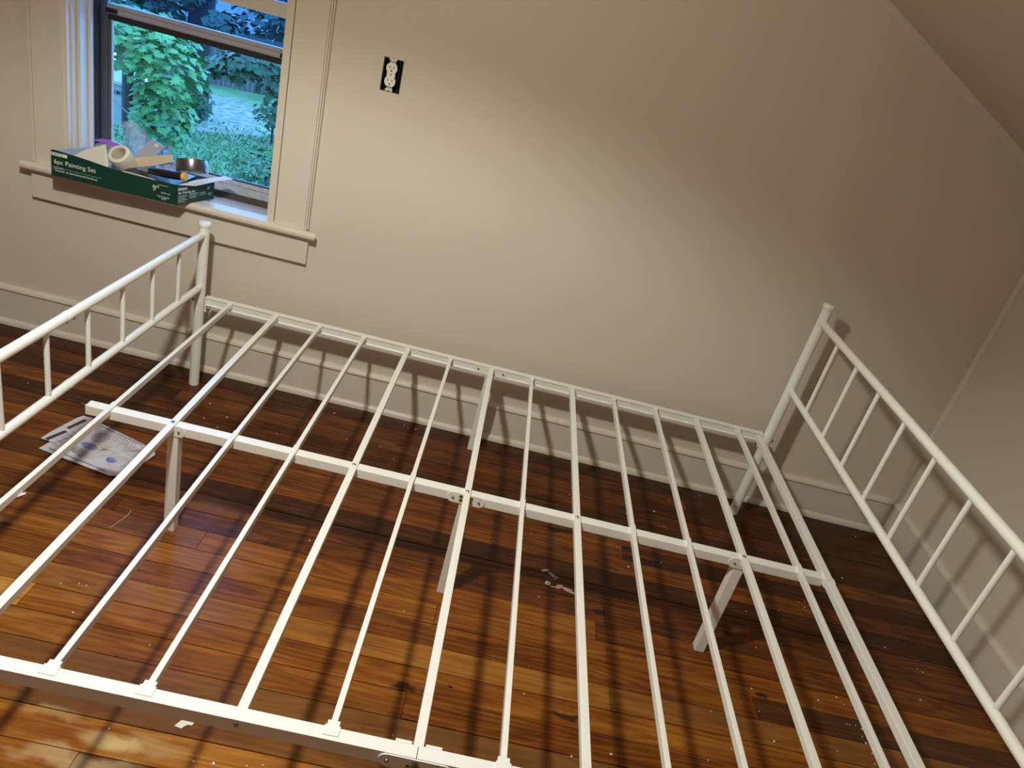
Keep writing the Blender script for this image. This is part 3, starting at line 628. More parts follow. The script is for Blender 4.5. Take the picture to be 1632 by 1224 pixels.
# print on the front
def ft(nm, s, size, x, z, mt='ink'):
    o_ = fp(x, z) + nfr * .0021; return text(nm, s, size, o_, xdf, (0, 0, 1), M[mt], pb, .0002)
def fbar(bm_, s0, s1, z0, z1, lift=.0020): 
    a = [fp(s0, z0) + nfr * lift, fp(s1, z0) + nfr * lift, fp(s1, z1) + nfr * lift, fp(s0, z1) + nfr * lift]
    vv = [bm_.verts.new(p) for p in a]; ww = [bm_.verts.new(p + nfr * .0003) for p in a]; bm_.faces.new(vv[::-1]); bm_.faces.new(ww)
    for k in range(4): bm_.faces.new((vv[k], vv[(k + 1) % 4], ww[(k + 1) % 4], ww[k]))
ft('printed_title', '6pc Painting Set', .0207, .022, .0415)
ft('printed_line', 'Smooth to Semi-Smooth Surfaces', .0098, .030, .0170, 'ink')
b3 = bmesh.new(); fbar(b3, .016, .018, .020, .0315); fbar(b3, .016, .10, .0305, .0315); fbar(b3, .10, .40, .0282, .0290); fbar(b3, .028, .095, .0262, .0285); fin('printed_rule', b3, M['inkdim'], pb)
b3 = bmesh.new(); fbar(b3, .004, .128, .0665, .0765); fin('printed_tag', b3, M['ink'], pb)
b3 = bmesh.new(); rr_ = random.Random(3); s0 = .010
while s0 < .090: wd_ = rr_.uniform(.004, .010); fbar(b3, s0, s0 + wd_, .0690 + rr_.choice((0, .003)), .0738, .0024); s0 += wd_ + .004
fin('tag_marks', b3, M['inkdark'], pb)
ft('printed_size', '9"', .0265, .805, .0310); ft('printed_metric', '(22.86 cm)', .0068, .875, .0285)
ft('printed_note', 'High Capacity', .0070, .845, .0150); ft('printed_note', 'Roller', .0070, .880, .0085)
b3 = bmesh.new(); fbar(b3, .85, .93, .0535, .0550); fin('printed_small_line', b3, M['inkdim'], pb)
# print on the right end
ed = (BR - FR).normalized()
def ep(s, z): return FR + (BR - FR) * s + Vector((0, 0, z)) + nr * .0018
text('end_title', '6pc Painting Set', .0115, ep(.03, .0355), ed, (0, 0, 1), M['ink'], pb, .0002)
text('end_size', '9"', .018, ep(.80, .0350), ed, (0, 0, 1), M['ink'], pb, .0002)
b3 = bmesh.new()
def ebar(s0, s1, z0, z1):
    a = [ep(s0, z0), ep(s1, z0), ep(s1, z1), ep(s0, z1)]; vv = [b3.verts.new(p) for p in a]; ww = [b3.verts.new(p + nr * .0003) for p in a]; b3.faces.new(vv[::-1]); b3.faces.new(ww)
    for k in range(4): b3.faces.new((vv[k], vv[(k + 1) % 4], ww[(k + 1) % 4], ww[k]))
ebar(.02, .26, .0475, .0555)
for k in range(4): ebar(.03, .26 - .05 * (k % 2), .027 - k * .0065, .0295 - k * .0065)
for k in range(3): ebar(.32, .56 - .03 * k, .030 - k * .0062, .0322 - k * .0062)
for k in range(2): ebar(.60, .76, .029 - k * .006, .0308 - k * .006); ebar(.82 + .03 * k, .94 - .03 * k, .0225 - k * .0055, .0245 - k * .0055)
fin('end_print', b3, M['inkdim'], pb)

# contents
rc = empty('roller_cover', (-.30, -.04, ZS + .02), 'cream fluffy paint roller cover standing tilted in the box', 'roller cover')
ax = Vector((-.14, -.68, .72)).normalized(); cen = Vector((-.316, -.052, .743))
b3 = bmesh.new(); a_ = ax.orthogonal().normalized(); c_ = ax.cross(a_); rings = []
pr = [(.0245, -.030), (.0245, .000), (.0262, .003), (.0305, .003), (.0345, .000), (.0355, -.006), (.0355, -.085), (.033, -.090), (.0245, -.090)]
for (rr_, h) in pr: rings.append([b3.verts.new(cen + ax * h + rr_ * (math.cos(t) * a_ + math.sin(t) * c_)) for t in [2 * math.pi * k / 28 for k in range(28)]])
for A, C in zip(rings, rings[1:]):
    for k in range(28): b3.faces.new((A[k], A[(k + 1) % 28], C[(k + 1) % 28], C[k]))
fin('nap_sleeve', b3, M['roller'], rc, smooth=True)
b3 = bmesh.new(); rings = []
for (rr_, h) in [(.0243, .001), (.0243, -.088), (.0226, -.088), (.0226, .001)]: rings.append([b3.verts.new(cen + ax * h + rr_ * (math.cos(t) * a_ + math.sin(t) * c_)) for t in [2 * math.pi * k / 28 for k in range(28)]])
for A, C in zip(rings, rings[1:] + rings[:1]):
    for k in range(28): b3.faces.new((A[k], A[(k + 1) % 28], C[(k + 1) % 28], C[k]))
fin('core_tube', b3, M['cream'], rc, smooth=True)
def thin(name, pts, t, n, mt, label, cat):
    o = fin(name, prism([Vector(p) for p in pts], t, n), M[mt]); return tag(o, label, cat)
thin('paint_shield', [(-.478, -.045, .690), (-.436, -.030, .722), (-.377, -.020, .752), (-.360, -.030, .690), (-.365, -.045, .645), (-.45, -.055, .645)], .003, (0, .9, .2), 'cream', 'cream plastic paint shield leaning left of the roller cover in the box', 'shield')
# zip bag: purple strip and clear body
zb = empty('zip_bag', (-.39, .05, ZS + .02), 'clear zip bag with purple zipper strip behind the roller cover', 'bag')
b3 = bmesh.new(); zp = [(-.449, .052, .739), (-.43, .050, .7425), (-.40, .049, .7435), (-.37, .050, .7400), (-.345, .052, .7330), (-.330, .054, .7235)]
prev = None
for k, (x, y, z) in enumerate(zp):
    h = (.002, .0055, .0075, .008, .0075, .004)[k]
    q = [b3.verts.new((x, y - .003, z - h)), b3.verts.new((x, y - .003, z + h)), b3.verts.new((x, y + .003, z + h)), b3.verts.new((x, y + .003, z - h))]
    if prev:
        for j in range(4): b3.faces.new((prev[j], prev[(j + 1) % 4], q[(j + 1) % 4], q[j]))
    else: b3.faces.new(q[::-1])
    prev = q
b3.faces.new(prev); fin('zipper_strip', b3, M['purple'], zb, smooth=True)
b3 = bmesh.new(); nx, nz = 10, 6; g_ = [[b3.verts.new((-.445 + .12 * i / nx + .004 * math.sin(j * 2), .050 + .006 * math.sin(i * 1.7 + j), .655 + (.080 if 0 < i < nx else .07) * j / nz)) for i in range(nx + 1)] for j in range(nz + 1)]
for j in range(nz):
    for i in range(nx): b3.faces.new((g_[j][i], g_[j][i + 1], g_[j + 1][i + 1], g_[j + 1][i]))
fin('bag_body', b3, M['film'], zb, smooth=True)
# crumpled clear wrapper standing up against the window
b3 = bmesh.new(); rr_ = random.Random(11); nx, nz = 12, 9; g_ = []
for j in range(nz + 1):
    rw = []
    for i in range(nx + 1):
        s = i / nx; v = j / nz
        ztop = .825 - .045 * s + .018 * math.sin(s * 7)
        rw.append(b3.verts.new((-.352 + (.125 + .02 * v) * s * 1.2 + rr_.uniform(-.004, .004), .040 + .010 * math.sin(s * 14 + v * 3) + rr_.uniform(-.005, .005), .660 + (ztop - .660) * v)))
    g_.append(rw)
for j in range(nz):
    for i in range(nx): b3.faces.new((g_[j][i], g_[j][i + 1], g_[j + 1][i + 1], g_[j + 1][i]))
tag(fin('plastic_wrapper', b3, M['wrap']), 'crumpled clear plastic wrapper standing at the back of the box', 'wrapper')
cd = thin('plastic_card', [(-.326, .004, .695), (-.240, .012, .8010), (-.199, .012, .7850), (-.257, .004, .695)], .002, (0, 1, .1), 'lav', 'grey lavender plastic card tilted upright in the box', 'card')
fin('hang_hole', lathe(bmesh.new(), (-.223, .0095, .783), [(.007, 0), (.007, .0012)], 14, (0, -1, .1)), M['flap'], cd)
thin('wood_shim', [(-.318, -.010, .690), (-.315, -.008, .7155), (-.262, -.006, .7375), (-.168, -.002, .7675), (-.159, -.004, .7480), (-.235, -.008, .715)], .005, (0, 1, .2), 'wood', 'pale wooden shim lying across the top of the box contents', 'shim')
b3 = bmesh.new(); g_ = []
for j in range(6):
    g_.append([b3.verts.new((-.208 + .075 * i / 7 + rr_.uniform(-.003, .003), -.020 + .010 * math.sin(i * 2.1 + j * 1.3), .690 + .052 * j / 5 * (.75 + .25 * i / 7) + .010 * i / 7)) for i in range(8)])
for j in range(5):
    for i in range(7): b3.faces.new((g_[j][i], g_[j][i + 1], g_[j + 1][i + 1], g_[j + 1][i]))
tag(fin('plastic_pouch', b3, M['film'], smooth=True), 'clear plastic pouch between the shim and the tape roll', 'pouch')
# roll of dark foil tape
tp = empty('tape_roll', (-.0870, .0, ZS + .0620), 'dark metallic tape roll sitting at the right end of the box', 'tape')
b3 = bmesh.new(); tc = Vector((-.0910, -.014, .7330)); TR = Matrix.Rotation(math.radians(-12), 3, 'Y') @ Matrix.Rotation(math.radians(-17), 3, 'X'); rings = []
for (rr_, h) in [(.038, 0), (.0495, 0), (.0500, .002), (.0500, .036), (.0495, .038), (.038, .038)]: rings.append([b3.verts.new(tc + TR @ Vector((rr_ * math.cos(t), rr_ * math.sin(t), h))) for t in [2 * math.pi * k / 40 for k in range(40)]])
for A, C in zip(rings, rings[1:] + rings[:1]):
    for k in range(40): b3.faces.new((A[k], A[(k + 1) % 40], C[(k + 1) % 40], C[k]))
fin('tape_winding', b3, M['tape'], tp, smooth=True)
b3 = bmesh.new(); rings = []
for (rr_, h) in [(.0355, -.001), (.0379, -.001), (.0379, .039), (.0355, .039)]: rings.append([b3.verts.new(tc + TR @ Vector((rr_ * math.cos(t), rr_ * math.sin(t), h))) for t in [2 * math.pi * k / 40 for k in range(40)]])
for A, C in zip(rings, rings[1:] + rings[:1]):
    for k in range(40): b3.faces.new((A[k], A[(k + 1) % 40], C[(k + 1) % 40], C[k]))
fin('tape_core', b3, M['cream'], tp, smooth=True)
fin('tape_end', B(-.0465, -.0425, -.010, .002, .738, .766), M['flap'], tp)
# brush with black handle and yellow butt
bh = empty('paint_brush', (-.15, -.07, ZS + .06), 'black handled brush with yellow butt lying along the front of the box', 'brush')
fin('handle', T([(-.212, -.058, .716), (-.19, -.062, .7180), (-.15, -.070, .7220), (-.108, -.076, .7275), (-.091, -.079, .7300)], [.008, .011, .0135, .0135, .0125], 16), M['black'], bh, smooth=True)
fin('handle_butt', T([(-.092, -.0788, .7299), (-.086, -.080, .7307), (-.0805, -.081, .7313)], [.0135, .0145, .0125], 16), M['yellow'], bh, smooth=True)
fin('ferrule', T([(-.245, -.052, .712), (-.212, -.058, .716)], .008, 14), M['silver'], bh, smooth=True)
rf = empty('paint_roller', (-.22, -.075, ZS + .06), 'black paint roller shaft with a silver tip behind the front panel', 'paint roller')
fin('shaft', T([(-.206, -.078, .7165), (-.150, -.072, .7130)], .0045, 10), M['black'], rf, smooth=True)
fin('tip', T([(-.240, -.082, .7185), (-.206, -.078, .7165)], .0052, 12), M['silver'], rf, smooth=True)
thin('dark_tray', [(-.285, -.090, .6960), (-.110, -.080, .6935), (-.105, .050, .700), (-.285, .050, .702)], .004, (0, 0, 1), 'black', 'black plastic tray lying under the brush in the box', 'tray')

# ================================================================== HARDWARE CARD AND DEBRIS ON THE FLOOR
hc = empty('hardware_card', (-.09, -.61, 0.0), 'empty plastic hardware blister card lying on the floor left of the bed leg', 'packaging')
fin('card_sheet', prism([(-.214, -.677, .002), (-.150, -.692, .002), (-.0866, -.7046, .0025), (.0206, -.7284, .004), (.045, -.722, .005), (.062, -.70, .005), (.084, -.585, .004), (.070, -.560, .004), (-.137, -.489, .003), (-.185, -.53, .002)], .0015, (0, 0, 1)), M['paper'], hc)
tl = fin('header_strip', prism([(-.2331, -.637, .008), (-.228, -.60, .009), (-.206, -.500, .009), (-.197, -.479, .008), (-.160, -.480, .008), (-.135, -.490, .007), (-.165, -.58, .006), (-.19, -.64, .006)], .0015, (0, 0, 1)), M['paper'], hc)
for a, b_ in (((-.222, -.635), (-.199, -.575)), ((-.203, -.560), (-.184, -.496))):
    d_ = (Vector(b_) - Vector(a)).normalized(); nn = Vector((d_.y, -d_.x)); 
    fin('hang_slot', prism([(a[0], a[1], .0096), (a[0] + nn.x * .012, a[1] + nn.y * .012, .0096), (b_[0] + nn.x * .012, b_[1] + nn.y * .012, .0096), (b_[0], b_[1], .0096)], .0009, (0, 0, 1)), M['grime_gap'], tl)
def onsheet(nm, pts, mt, z=.0066, t=.0006): return fin(nm, prism([(x, y, z) for x, y in pts], t, (0, 0, 1)), M[mt], hc)
def ell(cx, cy, a, b_, ang=-.3, n=14): return [(cx + a * math.cos(t) * math.cos(ang) - b_ * math.sin(t) * math.sin(ang), cy + a * math.cos(t) * math.sin(ang) + b_ * math.sin(t) * math.cos(ang)) for t in [2 * math.pi * k / n for k in range(n)]]
onsheet('blue_mark', ell(-.010, -.6595, .015, .012), 'bluep'); onsheet('blue_mark', ell(-.10, -.616, .028, .014), 'bluep', .0058)
onsheet('grey_patch', ell(-.095, -.562, .026, .026), 'greyp', .0056); onsheet('grey_patch', ell(-.112, -.650, .030, .014), 'greyp', .0056)
onsheet('tan_patch', ell(-.062, -.607, .024, .018), 'cardraw', .0056); onsheet('dark_mark', ell(-.055, -.618, .010, .004, .4), 'inkdark', .0063)
onsheet('dark_mark', ell(-.098, -.662, .010, .010, .4), 'greyp', .0063); onsheet('dark_mark', ell(.020, -.590, .020, .006, .5), 'greyp', .0063)
b3 = bmesh.new()
for k in range(9):
    x0 = -.075 + k * .0105; y0 = -.515 - k * .004
    tube(b3, [(x0, y0, .0060), (x0 + .004, y0 - .045, .0060)], .0007, 5)
tube(b3, [(-.19, -.668, .0050), (.0, -.712, .0066)], .0015, 5); tube(b3, [(-.13, -.503, .0050), (.03, -.553, .0060)], .002, 5)
for k in range(6): tube(b3, [(-.20 + .006 * k, -.645 + .018 * k, .0115), (-.172 + .006 * k, -.652 + .018 * k, .010)], .0006, 5)
fin('printed_lines', b3, M['greyp'], hc)
b3 = bmesh.new()
def dome(cx, cy, a, b_, h):
    rings = [[b3.verts.new((x, y, .006 + hh)) for x, y in ell(cx, cy, a * k_, b_ * k_, -.25, 16)] for k_, hh in ((1, 0), (.93, h * .7), (.75, h))]
    for A, C in zip(rings, rings[1:]):
        for q in range(16): b3.faces.new((A[q], A[(q + 1) % 16], C[(q + 1) % 16], C[q]))
    b3.faces.new(rings[-1])
dome(-.075, -.60, .075, .075, .010); dome(.015, -.665, .030, .030, .012); dome(.025, -.600, .035, .022, .010)
fin('clear_bubble', b3, M['bubble'], hc, smooth=True)
b3 = T([(.044, -.706, .0066), (.079, -.59, .0056), (.07, -.566, .0056), (-.13, -.494, .0046)], .0016, 6); fin('plastic_rim', b3, M['bubble'], hc)

FL_ = [(0.133,-1.149),(0.17,-1.137),(0.188,-1.138),(0.206,-1.224),(0.405,-1.267),(0.494,-1.427),(0.431,-1.484),(0.12,-0.718),(0.634,-0.803),(0.654,-1.51),(0.616,-1.515),(0.718,-1.501),(0.748,-1.492),(2.203,-0.556),(2.194,-0.584),(2.179,-0.566),(1.974,-0.672),(2.092,-0.633),(1.969,-0.822),(1.871,-1.044),(1.778,-1.096),(1.936,-1.147),(2.111,-1.133),(2.174,-0.948),(2.189,-0.968),(2.186,-0.958),(2.171,-1.037),(2.18,-1.037),(2.197,-1.035),(2.214,-1.042),(2.204,-1.068),(2.207,-1.087),(2.212,-1.116),(2.206,-1.149),(1.917,-1.061),(1.811,-1.2),(1.742,-1.247),(2.399,-0.375),(2.559,-0.084),(2.425,-0.69),(2.503,-0.755),(2.516,-0.764),(2.454,-0.883),(2.111,-0.974),(1.915,-0.986),(2.089,-1.005),(0.945,-0.991),(0.991,-1.361),(1.497,-1.289),(1.401,-1.317),(1.569,-0.501),(1.623,-0.588),(1.6,-0.588),(1.716,-0.529),(1.16,-0.615),(1.279,-0.536),(1.282,-1.171),(1.311,-0.818),(-0.448,-0.361),(-0.218,-0.079),(-0.373,-0.057),(0.103,-0.226),(0.184,-0.357),(1.796,-0.142),(1.931,-0.059),(1.728,-0.239),(1.618,-0.296),(1.755,-0.32),(1.41,-0.261),(0.676,-0.048),(0.787,-0.074),(0.77,-0.063),(0.815,-0.07),(0.777,-0.296),(0.718,-0.241),(1.153,-0.086),(0.124,-0.324),(0.187,-0.285),(0.596,-0.245),(0.511,-0.094),(0.371,-0.312),(0.421,-0.344)]
rr_ = random.Random(5); protos = []
for k in range(4):
    n = rr_.randint(5, 7); b3 = prism([((1 + rr_.uniform(-.4, .4)) * .0022 * math.cos(2 * math.pi * q / n), (.75 + rr_.uniform(-.3, .3)) * .0022 * math.sin(2 * math.pi * q / n), 0) for q in range(n)], .0009)
    protos.append(fin('paint_flake', b3, M['flake'], loc=(0, 0, 0)))
for k, (x, y) in enumerate(FL_):
    o = protos[k] if k < 4 else protos[k % 4].copy()
    if k >= 4: COL.objects.link(o)
    o.location = (x, y, .0007); o.rotation_euler = (0, 0, rr_.uniform(0, 6.28)); s = rr_.choice((.8, .9, 1.0, 1.2, 1.6)); o.scale = (s, s, 1)
    zl = ('by the back baseboard', 'behind the centre beam', 'below the head end slats', 'right of the head crossbar', 'outside the near bed rail', 'below the foot end slats')
    zi = 0 if y > -.15 else 3 if x > 2.25 else 4 if y < -1.40 else 2 if x > 1.55 else 1 if y > -.87 else 5
    tag(o, 'tiny white paint flake on the floor ' + zl[zi], 'paint flake', 'paint flakes ' + zl[zi])
b3 = prism([(.547, -1.449, .0007), (.556, -1.430, .0007), (.572, -1.423, .0007), (.582, -1.428, .0007), (.580, -1.440, .0007), (.570, -1.441, .0007), (.562, -1.452, .0007)], .0022)
tag(fin('plaster_chip', b3, M['flake']), 'largest white plaster chip on the floor outside the near bed rail', 'plaster chip')
gl = empty('glue_smear', (1.36, -.745, 0), 'dried pinkish glue smear on the floor under the bed middle', 'smear')
fin('smear_film', prism([(x, y, .0007) for x, y in ell(1.345, -.735, .020, .020, .3)], .0006), M['grime_gap'], gl)
for cx, cy, a, b_, ang in ((1.328, -.698, .014, .005, .5), (1.350, -.712, .017, .006, -.7), (1.362, -.722, .011, .004, .9), (1.372, -.756, .014, .008, .7), (1.405, -.764, .026, .008, -.3), (1.425, -.764, .016, .004, -.2), (1.352, -.763, .012, .003, 0)):
    fin('smear_blob', prism([(x, y, .0008) for x, y in ell(cx, cy, a, b_, ang, 12)], .0012), M['glue'], gl)
q = fin('glue_lump', lathe(bmesh.new(), (1.337, -.752, .0007), [(.009, 0), (.0085, .002), (.005, .0035)], 12), M['flake'], gl, smooth=True); q['label'] = 'white glue lump'
tag(fin('straw_fibre', T([(0.145, -.845, .0012), (0.148, -.865, .0016), (0.139, -.905, .0012), (.132, -.93, .0012)], .0008, 5), M['wood']), 'thin pale straw fibre on the floor left of the bed leg', 'fibre')
tag(fin('plastic_sliver', prism([(.100, -1.245, .3275), (.118, -1.232, .3272), (.121, -1.236, .3272), (.108, -1.260, .3274), (.100, -1.275, .3275)], .0008), M['flap']), 'small white plastic sliver caught under the leftmost slat', 'sliver')

# ================================================================== OUTSIDE
ZG = -3.0
def gz(x, y):
    d = math.hypot(x - .97, y + 2.48); az = math.degrees(math.atan2(x - .97, y + 2.48))
    t = max(0.0, min(1.0, (-25.2 - az) / 1.6)); return ZG - max(0, d - 19.5) * 0.26 * t
bm = bmesh.new(); nx, ny = 60, 60
g_ = [[bm.verts.new((-34 + 44 * i / nx, 3.0 + 66 * j / ny, gz(-34 + 44 * i / nx, 3.0 + 66 * j / ny))) for i in range(nx + 1)] for j in range(ny + 1)]
for j in range(ny):
    for i in range(nx): bm.faces.new((g_[j][i], g_[j][i + 1], g_[j + 1][i + 1], g_[j + 1][i]))
GR = tag(fin('ground', bm, M['lawn'], smooth=True), kind='structure')
M['blade'] = mat('grass_blade', (0.085, 0.155, 0.045, 1), 0.6, spec=0.3, noise=0.5, nscale=2.5)
rg = random.Random(9); V = []; Fc = []
for k in range(9000):
    az = math.radians(rg.uniform(-29.5, -17)); d = rg.uniform(11.5, 22); x = .97 + d * math.sin(az); y = -2.48 + d * math.cos(az)
    if ((x + 7.9) / 2.2) ** 2 + ((y - 18.6) / 2.5) ** 2 < 1 and rg.random() < .8: continue
    z = gz(x, y); h = rg.uniform(.04, .10); a = rg.uniform(0, 6.28); wv = Vector((math.cos(a), math.sin(a), 0)) * rg.uniform(.012, .03); ln = Vector((rg.uniform(-.08, .08), rg.uniform(-.08, .08), h))
    p = Vector((x, y, z)); i0 = len(V); V += [p - wv, p + wv, p + ln]; Fc.append((i0, i0 + 1, i0 + 2))
me = bpy.data.meshes.new('lawn_grass'); me.from_pydata([tuple(v) for v in V], [], Fc); me.materials.append(M['blade'])
o = link('lawn_grass', me, GR); o.location = -wloc(GR); tag(o, kind='stuff')
# leaves
LEAF = [(0, 0), (.16, .05), (.42, -.04), (.36, .16), (.50, .30), (.30, .36), (.26, .52), (.12, .50), (0, .82), (-.12, .50), (-.26, .52), (-.30, .36), (-.50, .30), (-.36, .16), (-.42, -.04), (-.16, .05)]
def leaf_mesh(nm, mt):
    b3 = bmesh.new(); c = b3.verts.new((0, .28, .05)); vv = [b3.verts.new((x, y, -.10 * abs(x) - .10 * max(0, y - .4))) for x, y in LEAF]
    for k in range(len(vv)): b3.faces.new((c, vv[k], vv[(k + 1) % len(vv)]))
    me_ = bpy.data.meshes.new(nm); b3.to_mesh(me_); b3.free(); me_.materials.append(mt); return me_
def leafrot(n, rg):
    n = n.normalized(); a = n.orthogonal().normalized(); t = rg.uniform(0, 6.28); x = a * math.cos(t) + n.cross(a) * math.sin(t); return Matrix((x, n.cross(x), n)).transposed()
def foliage(name, parent, clumps, nper, size, mt, rg, up=.8, simple=False, out=None):
    V = []; Fc = []
    base = [(0, 0, 0), (.42, -.02, -.05), (.45, .35, -.06), (0, .82, -.04), (-.45, .35, -.06), (-.42, -.02, -.05)] if simple else [(x, y, -.10 * abs(x) - .1 * max(0, y - .4)) for x, y in LEAF]
    n0 = len(base)
    for (c, rx, ry, rz) in clumps:
        for k in range(nper):
            while True:
                v = Vector((rg.uniform(-1, 1), rg.uniform(-1, 1), rg.uniform(-1, 1)))
                if .25 < v.length < 1: break
            v = v.normalized() * v.length ** .5
            p = Vector((c[0] + v.x * rx, c[1] + v.y * ry, c[2] + v.z * rz)); n = Vector((v.x * .8 + rg.uniform(-.5, .5) , v.y * .8 + rg.uniform(-.5, .5), up + v.z * .5 + rg.uniform(-.3, .3)))
            R_ = leafrot(n, rg) * (size * rg.uniform(.7, 1.25))
            i0 = len(V); V += [tuple(p + R_ @ Vector(q)) for q in base]; Fc.append(tuple(range(i0, i0 + n0)))
    me_ = bpy.data.meshes.new(name); me_.from_pydata(V, [], Fc); me_.materials.append(mt)
    o = link(name, me_, parent); o.location = -wloc(parent) if parent else (0, 0, 0)
    o['kind'] = 'stuff'; return o
def P(az, el, d):
    a = math.radians(az); return Vector((.97 + d * math.sin(a), -2.48 + d * math.cos(a), 1.455 + d * math.tan(math.radians(el))))
rg = random.Random(31)
# near maple on the left
mc = P(-28.2, -9.2, 12.0)
mp_ = empty('maple_tree', (mc.x, mc.y, ZG), 'bright green maple tree filling the left of the window view', 'tree')
cl = [(P(-26.7, -7.3, 12), .75, .8, .40), (P(-24.85, -8.7, 11.8), .43, .7, .50), (P(-28.3, -6.9, 12), .8, .8, .42), (P(-25.0, -11.0, 12), .37, .6, .42), (P(-24.6, -12.3, 12), .20, .4, .28), (P(-25.3, -11.7, 12.2), .34, .6, .26), (P(-26.0, -6.9, 12.3), .5, .6, .3), (P(-33, -8.0, 12.2), .8, .8, .7)]
foliage('foliage', mp_, cl, 260, .15, M['leaf'], rg)
lm = leaf_mesh('leaf', M['leaf']); cnt = 0
for (c, rx, ry, rz) in cl[:5] + [cl[6]]:
    for k in range(34):
        v = Vector((rg.uniform(-1, 1), -abs(rg.uniform(.35, 1)), rg.uniform(-.9, 1))).normalized()
        p = Vector((c[0] + v.x * rx * 1.03, c[1] + v.y * ry * 1.05, c[2] + v.z * rz * 1.03)); n = Vector((v.x * .35 + rg.uniform(-.3, .3), -.30 + rg.uniform(-.3, .3), 1.0 + rg.uniform(-.2, .2)))
        o = link('leaf', lm, mp_, p); Rm = leafrot(n, rg); s = .145 * rg.uniform(.75, 1.2)
        o.rotation_euler = Rm.to_euler(); o.scale = (s, s, s)
fin('trunk', T([(mc.x - .9, mc.y + .3, ZG - .1), (mc.x - .9, mc.y + .3, ZG + 1.2), (mc.x - .6, mc.y + .25, mc.z)], .16, 10, r2=.09), M['bark'], mp_, smooth=True)
fin('branch', T([P(-28.6, -10.9, 11.2), P(-28.0, -11.4, 11.1), P(-27.4, -11.85, 11.1), P(-26.8, -12.15, 11.1), P(-26.2, -12.35, 11.1), P(-25.6, -12.4, 11.2), P(-25.1, -12.2, 11.3)], .009, 6), M['twig'], mp_, smooth=True)
# overhanging branch at the right, in front of the fence
bc = P(-20.5, -7.8, 14)
bt = empty('overhanging_tree', (P(-16, -10, 15).x, P(-16, -10, 15).y, ZG), 'darker tree whose branches hang over the fence at right', 'tree')
foliage('foliage', bt, [(P(-20.9, -7.7, 14), .34, .5, .22), (P(-22.2, -8.0, 14), .16, .3, .16), (P(-19.9, -7.6, 14), .36, .5, .20), (P(-18.3, -7.8, 14), .34, .5, .36), (P(-18.2, -9.5, 14), .24, .4, .30), (P(-19.6, -6.9, 14), .6, .6, .2)], 75, .17, M['leafdark'], rg)
fin('trunk', T([P(-16, -16.5, 15), P(-16.2, -8, 15), P(-17, -5, 15)], .14, 8, r2=.06), M['bark'], bt, smooth=True)
fin('branch', T([P(-16.2, -7.5, 15), P(-18.5, -7.8, 14.3), P(-21.5, -7.6, 14)], .03, 6, r2=.01), M['bark'], bt, smooth=True)
# shrubs
for az, el, d, rx, rz, lab in ((-18.3, -14.3, 11.5, .50, .34, 'dark leafy shrub at the lower right of the window view'), (-18.2, -10.3, 20.5, .55, .35, 'small green shrub at the foot of the fence'), (-23.6, -10.0, 19.5, .35, .5, 'slim shrub beside the dark trunk at the lawn edge')):
    c = P(az, el, d); s_ = empty('shrub', (c.x, c.y, ZG), lab, 'shrub')
    foliage('foliage', s_, [(c, rx, rx, rz), (Vector((c.x + rx * .5, c.y, c.z - .1)), rx, rx, rz)], 150, .11 if d < 15 else .14, M['leafdark'], rg)
    fin('stem', T([(c.x, c.y, ZG - .05), (c.x, c.y, c.z)], .03, 6), M['bark'], s_)
# fence: each board a part
F0, F1 = Vector((-12.2, 22.2)), Vector((-5.0, 24.6)); fd = (F1 - F0).normalized(); L_ = (F1 - F0).length
fe = empty('wooden_fence', ((F0.x + F1.x) / 2, (F0.y + F1.y) / 2, ZG), 'weathered wooden privacy fence at the back of the yard', 'fence')
bwid = .15; nb = int(L_ / bwid); ang = math.atan2(fd.y, fd.x); pr_ = None
for k in range(nb):
    c = F0 + fd * (k + .5) * bwid
    if pr_ is None:
        b3 = bmesh.new(); box(b3, -.069, .069, -.01, .01, 0, 1.75); vv = [v for v in b3.verts if v.co.z > 1]
        for v in vv: v.co.z -= 0 if abs(v.co.x) < .05 else .03
        bmesh.ops.bevel(b3, geom=list(b3.edges), offset=.004, segments=1, affect='EDGES'); me_ = bpy.data.meshes.new('board'); b3.to_mesh(me_); b3.free(); me_.materials.append(M['fence']); pr_ = me_
    o = link('board', pr_, fe, (c.x, c.y, ZG)); o.rotation_euler = (0, rg.uniform(-.008, .008), ang); o.location.z += rg.uniform(-.02, .02)
for z in (.35, 1.35):
    a = F0 + Vector((-fd.y, fd.x)) * .04; b_ = F1 + Vector((-fd.y, fd.x)) * .04
    fin('fence_rail', T([(a.x, a.y, ZG + z), (b_.x, b_.y, ZG + z)], .035, 4), M['fence'], fe)
# dark trunk and its crown in the middle distance
tc_ = P(-23.35, -8, 22); dt = empty('old_tree', (tc_.x, tc_.y, ZG), 'big dark trunked tree standing at the fence', 'tree')
fin('trunk', T([(tc_.x, tc_.y, ZG - .2), (tc_.x, tc_.y, ZG + 1.5), (tc_.x + .1, tc_.y, 0), (tc_.x - .1, tc_.y, 2.5)], .36, 12, r2=.26), M['bark'], dt, smooth=True)
fin('branch', T([(tc_.x, tc_.y, -1.1), P(-22.0, -6.2, 21.5), P(-20.6, -7.2, 21)], .07, 6, r2=.03), M['bark'], dt, smooth=True)
foliage('foliage', dt, [(P(-26.3, -5.2, 22), .9, .9, .5), (P(-22.0, -5.3, 21), .30, .5, .22), (P(-25, -3.4, 22), 1.2, 1, .5)], 190, .26, M['leafblue'], rg, simple=True)
